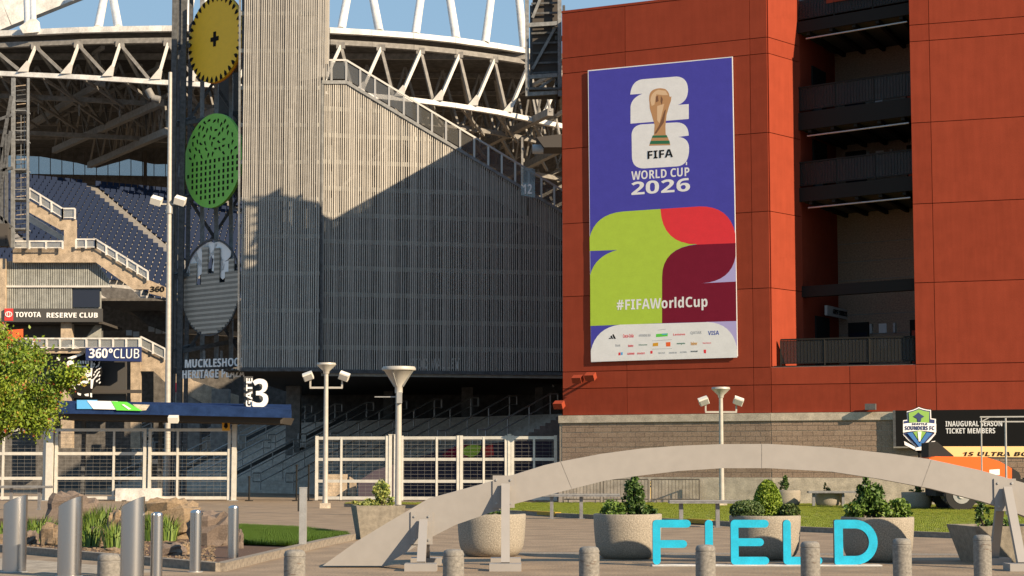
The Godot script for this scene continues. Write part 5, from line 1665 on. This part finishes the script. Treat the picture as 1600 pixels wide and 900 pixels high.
func foliage(mb: MB, c: Vector3, s: Vector3, count: int, leaf: float, ca: Color, cb: Color, r: RandomNumberGenerator, cone := 0.0, lift := .4):
	# leaves spread in clumps through an uneven volume
	var hubs := []
	for k in max(6, count / 45):
		var v := Vector3(r.randfn(), r.randfn(), r.randfn()).normalized() * pow(r.randf(), .45)
		hubs.append([v, r.randf_range(.14, .3), r.randf()])
	var tight := leaf < .033
	if tight: count *= 3
	for k in count:
		var h = hubs[r.randi() % hubs.size()]
		var v: Vector3 = h[0] + Vector3(r.randfn(), r.randfn(), r.randfn()) * h[1] * .6
		if tight: v = Vector3(r.randfn(), r.randfn(), r.randfn()).normalized() * (pow(r.randf(), .25) + .03 * sin(k * .37))
		if v.length() > 1.12: v = v.normalized() * 1.12
		var taper := 1.0 - cone * clampf(v.y * .5 + .5, 0, 1)
		var p := c + Vector3(v.x * s.x * taper, v.y * s.y, v.z * s.z * taper) * .5
		if p.y < c.y - s.y * .5: continue
		mb.leaf(p, leaf * r.randf_range(.6, 1.25), r, ca.lerp(cb, clampf(h[2] * .5 + r.randf() * .6, 0, 1)), lift)
func shrub(label: String, p: Vector3, parts: Array, seed_: int, group := ""):
	# parts: [name, centre offset, size, count, leaf size, colour a, colour b, cone]
	var r := RandomNumberGenerator.new()
	r.seed = seed_
	var t := thing("shrub", label, "plant", p, group)
	for q in parts:
		var mb := MB.new()
		foliage(mb, p + q[1], q[2], int(q[3] * 1.7), q[4] * 1.15, q[5], q[6], r, q[7])
		put("foliage", mb, M.leaf, t)
		var st := MB.new()
		for k in 5:
			var e: Vector3 = p + q[1] + Vector3(r.randf_range(-.3, .3) * q[2].x, r.randf_range(-.2, .35) * q[2].y, r.randf_range(-.3, .3) * q[2].z)
			st.tube(p + Vector3(q[1].x * .7, -.02, q[1].z * .7), e, .012, .004, 5, false)
		put("stem", st, M.bark, t)
func round_planter(label: String, px: float, py: float, r: float, h: float, group: String) -> Vector3:
	var p := gnd(px, py)
	var t := thing("round_planter", label, "planter", p, group)
	put("bowl", MB.new().lathe(p, [[r * .66, .0], [r * .76, .025], [r * .86, h * .12], [r * .925, h * .24], [r * .955, h * .4], [r * .975, h * .6], [r * .99, h * .8], [r, h - .02], [r * .985, h], [r * .9, h], [r * .88, h - .09]], 48), M.planter, t)
	put("soil", MB.new().lathe(p, [[r * .885, h - .07], [r * .4, h - .03], [0, h - .02]], 28), M.soil, t)
	return p + UP * (h - .05)
func square_planter(label: String, c: Vector3, wt: float, wb: float, h: float, turn: float) -> Vector3:
	var t := thing("square_planter", label, "planter", c, "tapered square planters")
	var b := Basis(UP, turn)
	var mb := MB.new()
	var q := func(sx: float, sz: float, w: float, y: float) -> Vector3: return c + b * Vector3(sx * w * .5, y, sz * w * .5)
	for e in [[-1, 1, 1, 1], [1, 1, 1, -1], [1, -1, -1, -1], [-1, -1, -1, 1]]:
		var nn: Vector3 = b * Vector3((e[0] + e[2]) * .5, -.2, (e[1] + e[3]) * .5)
		mb.quad(q.call(e[0], e[1], wb, 0.0), q.call(e[2], e[3], wb, 0.0), q.call(e[2], e[3], wt, h), q.call(e[0], e[1], wt, h), nn.normalized())
		mb.quad(q.call(e[0], e[1], wt, h), q.call(e[2], e[3], wt, h), q.call(e[2], e[3], wt - .16, h), q.call(e[0], e[1], wt - .16, h), UP)
		mb.quad(q.call(e[0], e[1], wt - .16, h), q.call(e[2], e[3], wt - .16, h), q.call(e[2], e[3], wt - .2, h - .15), q.call(e[0], e[1], wt - .2, h - .15), -nn.normalized())
	put("tub", mb, M.planter_sq, t)
	put("soil", MB.new().box(c + UP * (h - .1), Vector3(wt - .19, .06, wt - .19), b), M.soil, t)
	return c + UP * (h - .08)
func planters():
	var g := "large round aggregate planters"
	var dg := Color(.025, .06, .012)
	var mg := Color(.075, .14, .022)
	var yg := Color(.24, .32, .03)
	var lg := Color(.42, .42, .12)
	var p := round_planter("round aggregate planter half hidden by the arch trestle", 768, 869, .60, .735, g)
	shrub("low sparse green planting in the trestle planter", p, [["a", Vector3(-.1, .06, 0), Vector3(.7, .16, .6), 240, .035, dg, mg, 0.0]], 101)
	p = round_planter("round aggregate planter with dark upright shrub beside the F", 981, 872.5, .585, .755, g)
	shrub("dark upright shrub with low leafy skirts beside the letter F", p, [["a", Vector3(.1, .32, 0), Vector3(.42, .74, .42), 1500, .034, dg, mg, .25], ["b", Vector3(-.28, .12, .05), Vector3(.5, .34, .5), 700, .034, mg, Color(.12, .2, .03), 0.0], ["c", Vector3(.28, .1, .1), Vector3(.4, .3, .4), 420, .034, dg, mg, 0.0]], 102)
	p = round_planter("round aggregate planter with bright cone shrub behind the E", 1196, 874, .60, .74, g)
	shrub("bright yellow green clipped conical shrub", p + Vector3(.02, 0, 0), [["a", Vector3(.03, .3, 0), Vector3(.56, .68, .56), 2600, .028, Color(.10, .18, .015), yg, .35]], 103)
	shrub("round dark green mounded shrub left of the bright cone", p + Vector3(-.27, 0, .12), [["a", Vector3(-.05, .13, .05), Vector3(.58, .34, .5), 1700, .024, Color(.04, .085, .02), Color(.12, .17, .05), 0.0]], 104)
	shrub("small bronze tinged shrub right of the bright cone", p + Vector3(.3, 0, .1), [["a", Vector3(.1, .1, .05), Vector3(.34, .3, .34), 420, .028, Color(.07, .06, .02), mg, 0.0]], 105)
	p = round_planter("round aggregate planter with bushy laurel behind the D", 1372, 877, .60, .73, g)
	shrub("bushy glossy green shrub behind the letter D", p, [["a", Vector3(-.12, .33, 0), Vector3(.5, .7, .45), 1500, .04, dg, Color(.11, .2, .03), .2], ["b", Vector3(-.34, .14, .05), Vector3(.42, .36, .4), 700, .038, mg, Color(.14, .23, .03), 0.0], ["c", Vector3(.28, .16, .05), Vector3(.52, .38, .45), 900, .038, mg, Color(.16, .25, .03), 0.0]], 106)
	p = square_planter("tapered square planter holding a variegated shrub", gnd(590, 842), 1.05, .82, .72, .2)
	shrub("variegated yellow shrub in the tapered planter", p, [["a", Vector3(.1, .3, 0), Vector3(.5, .78, .5), 800, .045, mg, lg, .3], ["b", Vector3(-.22, .1, .1), Vector3(.6, .26, .5), 420, .04, Color(.09, .14, .03), lg, 0.0]], 107)
	p = square_planter("tapered square planter behind the right arch trestle", gnd(1562, 878), 1.32, .98, .6, .12)
	shrub("thin leafy stems growing in the trestle side planter", p, [["a", Vector3(-.3, .24, 0), Vector3(.3, .6, .3), 260, .035, dg, mg, .2], ["b", Vector3(.15, .1, 0), Vector3(.7, .2, .5), 260, .035, mg, Color(.14, .22, .03), 0.0]], 108)
	var g3 := "small planters on the lawn"
	p = round_planter("small round planter with an upright sprig on the lawn", 1230, 791.5, .52, .62, g3)
	shrub("upright sprig in the first lawn planter", p, [["a", Vector3(-.1, .3, 0), Vector3(.4, .66, .4), 500, .04, dg, mg, .2]], 109)
	p = round_planter("small round planter with wispy stalks on the lawn", 1295, 792, .52, .56, g3)
	shrub("wispy pale stalks in the middle lawn planter", p, [["a", Vector3(-.1, .2, 0), Vector3(.35, .55, .35), 120, .04, mg, Color(.2, .2, .05), .2]], 110)
	p = round_planter("small round planter near the crest sign on the lawn", 1433, 795.5, .55, .6, g3)
	shrub("short sprig in the crest side lawn planter", p, [["a", Vector3(0, .1, 0), Vector3(.6, .2, .5), 200, .04, mg, Color(.14, .22, .03), .0], ["b", Vector3(.0, .25, 0), Vector3(.2, .4, .2), 140, .04, dg, mg, .0]], 111)

func bench(label: String, x0: float, x1: float, ytop: float, legs: Array):
	# a long leaning bench: top slab on square legs; legs: [[px, base y], ...]
	var a := gnd(legs[0][0], legs[0][1])
	var b := gnd(legs[1][0], legs[1][1])
	var t := thing("long_bench", label, "bench", (a + b) * .5, "long grey plaza benches")
	var d := -(a.z + b.z) * .5
	var pa := at(x0, ytop, d)
	var pb := at(x1, ytop, d)
	pb.y = pa.y
	put("top", MB.new().bar(pa - UP * .04, pb - UP * .04, .5, .08), M.bench, t)
	put("edge_strip", MB.new().bar(pa + Vector3(0, -.015, .256), pb + Vector3(0, -.015, .256), .012, .02), M.galv, t)
	for l in legs:
		var p := gnd(l[0], l[1])
		p = Vector3(p.x, 0, p.z)
		var q := Vector3(at(l[0], ytop, d).x, 0, -d)
		put("leg", MB.new().bar(q, q + UP * (pa.y - .08), .1), M.bench, t)
		put("foot", MB.new().box(q + UP * .01, Vector3(.2, .02, .2)), M.bench, t)
func barrier(label: String, x0: float, x1: float, yb: float):
	var a := gnd(x0, yb)
	var b := gnd(x1, yb)
	var t := thing("crowd_barrier", label, "barrier", (a + b) * .5, "steel crowd barriers")
	var u := (b - a).normalized()
	put("frame", MB.new().tube(a + UP * .98, b + UP * .98, .025, -1, 8).tube(a + UP * .18, b + UP * .18, .022, -1, 8).tube(a + UP * .05, a + UP * .98, .025, -1, 8).tube(b + UP * .05, b + UP * .98, .025, -1, 8), M.barrier, t)
	var n := int(a.distance_to(b) / .13)
	for k in range(1, n):
		put("rod", MB.new().tube(a.lerp(b, float(k) / n) + UP * .18, a.lerp(b, float(k) / n) + UP * .98, .011, -1, 5, false), M.barrier, t)
	for q in [a + u * .2, b - u * .2]:
		put("foot", MB.new().bar(q + Vector3(0, .03, .3), q + Vector3(0, .03, -.3), .06, .03).bar(q + UP * .03, q + UP * .18, .04), M.barrier, t)

func lawn_side():
	bench("long grey bench by the rock garden", -40, 82, 759, [[18, 797], [62, 797]])
	bench("long grey bench in front of the crowd barriers", 848, 968, 771.5, [[862, 810], [908, 812]])
	bench("long grey bench beside the bright cone planter", 1045, 1158, 781.5, [[1064, 823], [1121, 826]])
	bench("long grey bench between the lawn planters", 1262, 1358, 767, [[1271, 792], [1317, 793]])
	for q in [[943, 1013, "crowd barrier behind the long bench by dark shrub"], [1018, 1093, "crowd barrier with yellow strap at its end"], [1151, 1218, "crowd barrier behind the twin floodlight pole"], [1251, 1337, "crowd barrier behind the middle lawn planter"], [1388, 1474, "crowd barrier between crest planter and boom lift"], [880, 938, "crowd barrier closest to the building corner"]]:
		barrier(q[2], q[0], q[1], 787.0)
	var st := gnd(1017, 786.8)
	var strap := thing("yellow_strap", "yellow reflective strap tied to a crowd barrier end", "strap", st + UP * .2)
	put("band", MB.new().box(st + Vector3(0, .55, .03), Vector3(.05, .7, .03)), M.boom_yellow, strap)
	put("buckle", MB.new().box(st + Vector3(0, .7, .05), Vector3(.06, .06, .02)), M.black, strap)

func boom_lift():
	var d := 66.5
	var n := Vector3(0, 0, 1)
	var t := thing("boom_lift", "orange boom lift with pale yellow boom parked by the wall", "lift vehicle", plan(1510, d))
	put("body", MB.new().slab(flat([[1452, 716], [1462, 713], [1540, 714], [1562, 721], [1581, 732], [1581, 750], [1570, 758], [1458, 758], [1450, 740]], d), n, 2.2), M.lift_orange, t)
	put("counterweight", MB.new().slab(flat([[1451, 692], [1464, 690], [1490, 712], [1490, 716], [1451, 718]], d + .6), n, 1.2), M.rubber, t)
	put("engine_cover", MB.new().slab(flat([[1581, 731], [1592, 738], [1595, 744], [1594, 752], [1581, 752]], d + .1), n, 1.9), M.rubber, t)
	var bo := put("boom", MB.new().slab(flat([[1472, 697.5], [1680, 697.5], [1680, 715], [1490, 713.5]], d + 1.0), n, .5), M.boom_yellow, t)
	words("1S ULTRA BOOM", at(1503, 712.5, d + 1.0), Vector3.RIGHT, 132 * d / FL, 7 * d / FL, M.print_black, bo, .02, 700, false, UP, .4)
	put("boom_line", MB.new().slab(flat([[1490, 714], [1680, 715.5], [1680, 717.5], [1500, 716]], d + .9), n, .3), M.rubber, t)
	put("chassis", MB.new().slab(flat([[1462, 758], [1620, 758], [1620, 775], [1462, 775]], d + .3), n, 1.7), M.rubber, t)
	put("decal", MB.new().slab(flat([[1546, 734], [1562, 733], [1562, 742], [1546, 742]], d - .005), n, .01), M.letter, t)
	for x in [1500.0, 1620.0]:
		for z in [0.0, -2.0]:
			var c := plan(x, d - .1) + Vector3(0, .54, z)
			var w := put("wheel", MB.new().tube(c + Vector3(0, 0, .14), c + Vector3(0, 0, -.2), .54, .54, 26), M.rubber, t)
			put("rim", MB.new().tube(c + Vector3(0, 0, .155), c + Vector3(0, 0, .1), .3, .3, 20), M.galv, w)
			put("hub", MB.new().tube(c + Vector3(0, 0, .2), c + Vector3(0, 0, .15), .12, .12, 12), M.white_paint, w)
			for k in 14:
				var a := TAU * k / 14
				put("lug", MB.new().box(c + Vector3(cos(a) * .545, sin(a) * .545, -.03), Vector3(.06, .1, .3), Basis(n, a)), M.rubber, w)
	# tube frame in front of it
	var f := thing("tube_frame", "slender grey tube frame standing before the boom lift", "frame", plan(1552, 60.0))
	var fd := 60.0
	for x in [1533.0, 1571.0, 1604.0]:
		put("upright", MB.new().tube(Vector3(at(x, 725, fd).x, 0, -fd), at(x, 653, fd), .035 if x > 1540 else .025, -1, 8), M.galv, f)
	put("top_bar", MB.new().bar(at(1531, 651.5, fd), at(1680, 650.5, fd), .06, .04), M.galv, f)
	put("lower_bar", MB.new().bar(at(1531, 659, fd), at(1680, 658.5, fd), .05, .04), M.galv, f)
	put("corner_brace", MB.new().bar(at(1535, 658, fd), at(1546, 652, fd), .03), M.galv, f)
	var sg := thing("small_ground_sign", "tiny white notice on a stake in front of the tyre", "sign", gnd(1498, 797))
	put("stake", MB.new().bar(gnd(1498, 797), gnd(1498, 797) + UP * .5, .05), M.white_paint, sg)
	put("plate", MB.new().box(gnd(1501, 797) + Vector3(0, .5, .04), Vector3(.22, .1, .02)), M.white_paint, sg)

func crest_sign():
	var nC := seg_n(C, E)
	var uC := (E - C).normalized()
	var nB := seg_n(B, C)
	# black banner on the plinth
	var pc := C - nC * 0 + nC * .32
	var b := thing("black_banner", "long black banner reading INAUGURAL SEASON TICKET MEMBERS on the plinth", "banner", C)
	var X0 := on(1396, 698, pc, nC)
	var L := 16.0
	var top := on(1430, 641, pc, nC).y
	var bot := on(1430, 698, pc, nC).y
	put("sheet", MB.new().slab([Vector3(X0.x, bot, X0.z), Vector3(X0.x, bot, X0.z) + uC * L, Vector3(X0.x, top, X0.z) + uC * L, Vector3(X0.x, top, X0.z)], nC, .12), M.print_black, b)
	put("grey_edge", MB.new().slab([Vector3(X0.x, bot, X0.z) + nC * .004, Vector3(X0.x, bot, X0.z) + uC * .1 + nC * .004, Vector3(X0.x, top, X0.z) + uC * .1 + nC * .004, Vector3(X0.x, top, X0.z) + nC * .004], nC, .01), M.frame, b)
	put("bottom_hem", MB.new().slab([Vector3(X0.x, bot - .05, X0.z) + nC * .006, Vector3(X0.x, bot - .05, X0.z) + uC * L + nC * .006, Vector3(X0.x, bot + .01, X0.z) + uC * L + nC * .006, Vector3(X0.x, bot + .01, X0.z) + nC * .006], nC, .02), M.taupe_b, b)
	for w in [["INAUGURAL SEASON", 1477.5, 666.5, 1566], ["TICKET MEMBERS", 1478, 677.5, 1555]]:
		var p := on(w[1], w[2], pc + nC * .005, nC)
		words(w[0], p, uC, on(w[3], w[2], pc + nC * .005, nC).distance_to(p), 8.4 * 74.0 / FL, M.letter, b, .012)
	# club crest on a stake
	var d := 70.0
	var n := Vector3(0, 0, 1)
	var t := thing("club_crest", "green and blue football club crest board on a post", "sign", plan(1437, d))
	var S := func(called: String, px: Array, z: float, m: Material):
		put(called, MB.new().slab(flat(path(px, 1390, 620, 4.738), d - z), n, .015), m, t)
	var shield := [[215, 70], [260, 90, 312, 92], [314, 155], [350, 158], [348, 280], [310, 330], [282, 350], [276, 402], [240, 408], [222, 435], [205, 408], [182, 400], [105, 355], [110, 325], [135, 325], [95, 285], [94, 168], [125, 165], [122, 105], [180, 92, 215, 70]]
	S.call("backing", shield, 0.0, M.print_black)
	S.call("silver_edge", [[216, 76], [260, 96, 306, 97], [308, 160], [343, 164], [341, 276], [300, 324], [222, 395], [140, 324], [101, 282], [100, 174], [130, 170], [128, 108], [185, 96, 216, 76]], .02, M.print_white)
	S.call("navy_field", [[216, 84], [260, 102, 300, 103], [302, 166], [334, 170], [332, 272], [222, 384], [108, 276], [108, 180], [136, 176], [134, 112], [185, 102, 216, 84]], .04, M.navy)
	S.call("green_field", [[216, 92], [258, 108, 294, 110], [292, 190], [145, 190], [142, 118], [185, 108, 216, 92]], .06, M.crest_green)
	S.call("tower_mark", [[175, 145], [200, 130, 214, 115], [225, 130, 258, 145], [235, 160], [230, 185], [208, 185], [205, 162]], .08, M.navy)
	S.call("white_ribbon", [[100, 200], [220, 180, 345, 200], [345, 265], [220, 240, 100, 265]], .09, M.print_white)
	S.call("blue_chevron", [[130, 268], [168, 262], [222, 345], [275, 262], [315, 268], [222, 376]], .1, M.crest_blue)
	S.call("lower_green", [[175, 262], [222, 250], [270, 262], [222, 335]], .1, M.crest_green)
	S.call("silver_stripe", [[208, 258], [236, 258], [228, 330], [216, 330]], .12, M.print_white)
	S.call("ribbon_tail", [[108, 328], [140, 345], [190, 372], [186, 392], [112, 356]], .12, M.print_white)
	S.call("ribbon_tail", [[310, 330], [338, 326], [336, 340], [312, 345]], .12, M.print_white)
	S.call("founding_bar", [[190, 378], [272, 360], [270, 395], [192, 398]], .13, M.print_white)
	words("SOUNDERS FC", at(1414, 672, d - .09) , Vector3.RIGHT, 46 * d / FL, 6.5 * d / FL, M.navy, t, .02)
	words("SEATTLE", at(1425, 664, d - .09), Vector3.RIGHT, 24 * d / FL, 3.2 * d / FL, M.navy, t, .02)
	put("post", MB.new().tube(Vector3(at(1437, 725, d).x, 0, -d - .08), at(1437, 680, d) + Vector3(0, 0, -.08), .05, -1, 10), M.black, t)

func leafy_tree():
	var base := plan(-62, 55.0)
	var r := RandomNumberGenerator.new()
	r.seed = 77
	var t := thing("maple_tree", "leafy yellow green tree with reddening leaf tips by the gates", "tree", base)
	var tr := MB.new()
	tr.tube(base, base + Vector3(.05, 1.9, 0), .13, .1, 12)
	var limbs := []
	for k in 9:
		var a := TAU * k / 9.0 + r.randf() * .5
		var p0 := base + UP * r.randf_range(1.5, 2.0)
		var p1 := p0 + Vector3(cos(a) * .8, r.randf_range(.5, 1.0), sin(a) * .8)
		var p2 := p1 + Vector3(cos(a) * r.randf_range(.6, 1.1), r.randf_range(.2, .9), sin(a) * r.randf_range(.6, 1.1))
		tr.tube(p0, p1, .06, .04, 7).tube(p1, p2, .04, .015, 6)
		limbs.append(p2)
	put("trunk", tr, M.bark, t)
	var mb := MB.new()
	var cs := []
	for k in 90:
		var a := r.randf() * TAU
		var y := r.randf_range(-1, 1)
		var rr := sqrt(1 - y * y) * r.randf_range(.75, 1.0)
		var w := 1.0 + .12 * sin(a * 3 + y * 4)
		var q := base + Vector3(cos(a) * rr * 3.1 * w, 3.95 + y * 1.6, sin(a) * rr * 3.0)
		if y > .2: q.x += -(y - .2) * .9
		cs.append([q, r.randf_range(.3, .55), r.randf()])
	for k in 40:
		var a := r.randf() * TAU
		var rr := r.randf() * 2.0
		cs.append([base + Vector3(cos(a) * rr, r.randf_range(2.9, 4.8), sin(a) * rr), .5, r.randf()])
	for c in cs:
		for k in 760:
			var v = Vector3(r.randfn(), r.randfn() * .8, r.randfn()) * c[1] * .5
			var col := Color(.065, .135, .01).lerp(Color(.23, .305, .02), clampf(c[2] * .6 + r.randf() * .5, 0, 1))
			var z := r.randf()
			if z < .022: col = Color(.30, .07, .03)
			elif z < .07: col = Color(.28, .20, .03)
			mb.leaf(c[0] + v, r.randf_range(.04, .08), r, col, .6)
	put("crown", mb, M.leaf, t)
	var on_ := thing("orange_netting", "scrap of orange mesh netting behind the tree top", "netting", at(22, 545, 119.0))
	put("net", MB.new().slab(flat([[10, 516], [36, 514], [36, 530], [20, 534], [10, 546]], 119.0), Vector3(0, 0, 1), .03), M.orange_net, on_)
	put("tie", MB.new().bar(at(12, 546, 119.05), at(12, 528, 119.05), .05), M.orange_net, on_)

# ----------------------------------------------------------------
func _ready():
	rng.seed = 2024
	var cam := Camera3D.new()
	cam.name = "camera"
	cam.fov = rad_to_deg(2.0 * atan(450.0 / FL))
	cam.position = Vector3(0, EYE, 0)
	cam.rotation = Vector3(TILT, 0, 0)
	cam.near = .1
	cam.far = 3000
	add_child(cam)
	cam.current = true
	var env := Environment.new()
	var sky := Sky.new()
	var sm := ProceduralSkyMaterial.new()
	sm.sky_top_color = Color(.46, .60, .74)
	sm.sky_horizon_color = Color(.62, .735, .80)
	sm.sky_curve = .18
	sm.ground_bottom_color = Color(.32, .28, .24)
	sm.ground_horizon_color = Color(.58, .60, .58)
	sm.sun_angle_max = 0.0
	sky.sky_material = sm
	env.background_mode = Environment.BG_SKY
	env.sky = sky
	env.background_energy_multiplier = .72
	env.tonemap_mode = Environment.TONE_MAPPER_LINEAR
	env.tonemap_exposure = 1.75
	env.sdfgi_enabled = true
	env.ssao_enabled = true
	env.ssil_enabled = true
	var we := WorldEnvironment.new()
	we.name = "world_environment"
	we.environment = env
	add_child(we)
	var sun := DirectionalLight3D.new()
	sun.name = "sun"
	sun.light_energy = 1.6
	sun.light_color = Color(1.0, .90, .76)
	sun.light_angular_distance = .5
	sun.shadow_enabled = true
	add_child(sun)
	var az := deg_to_rad(50.0)
	var el := deg_to_rad(26.0)
	sun.look_at_from_position(Vector3.ZERO, -Vector3(sin(az) * cos(el), sin(el), cos(az) * cos(el)))
	materials()
	plaza()
	red_building()
	screens()
	grey_frame()
	lattice()
	stairs()
	grandstand()
	roof()
	poster()
	gates()
	flood_pole(508, 794, 567, "slender_floodlight_pole", "slender pole with flat lamp and twin floodlights before the gates")
	flood_pole(1128, 791.5, 605, "slender_floodlight_pole", "slender pole with flat lamp and twin floodlights before the red wall")
	cone_lamp()
	arch_sign()
	field_letters()
	planters()
	lawn_side()
	crest_sign()
	boom_lift()
	rock_garden()
	steel_bollards()
	concrete_bollards()
	leafy_tree()
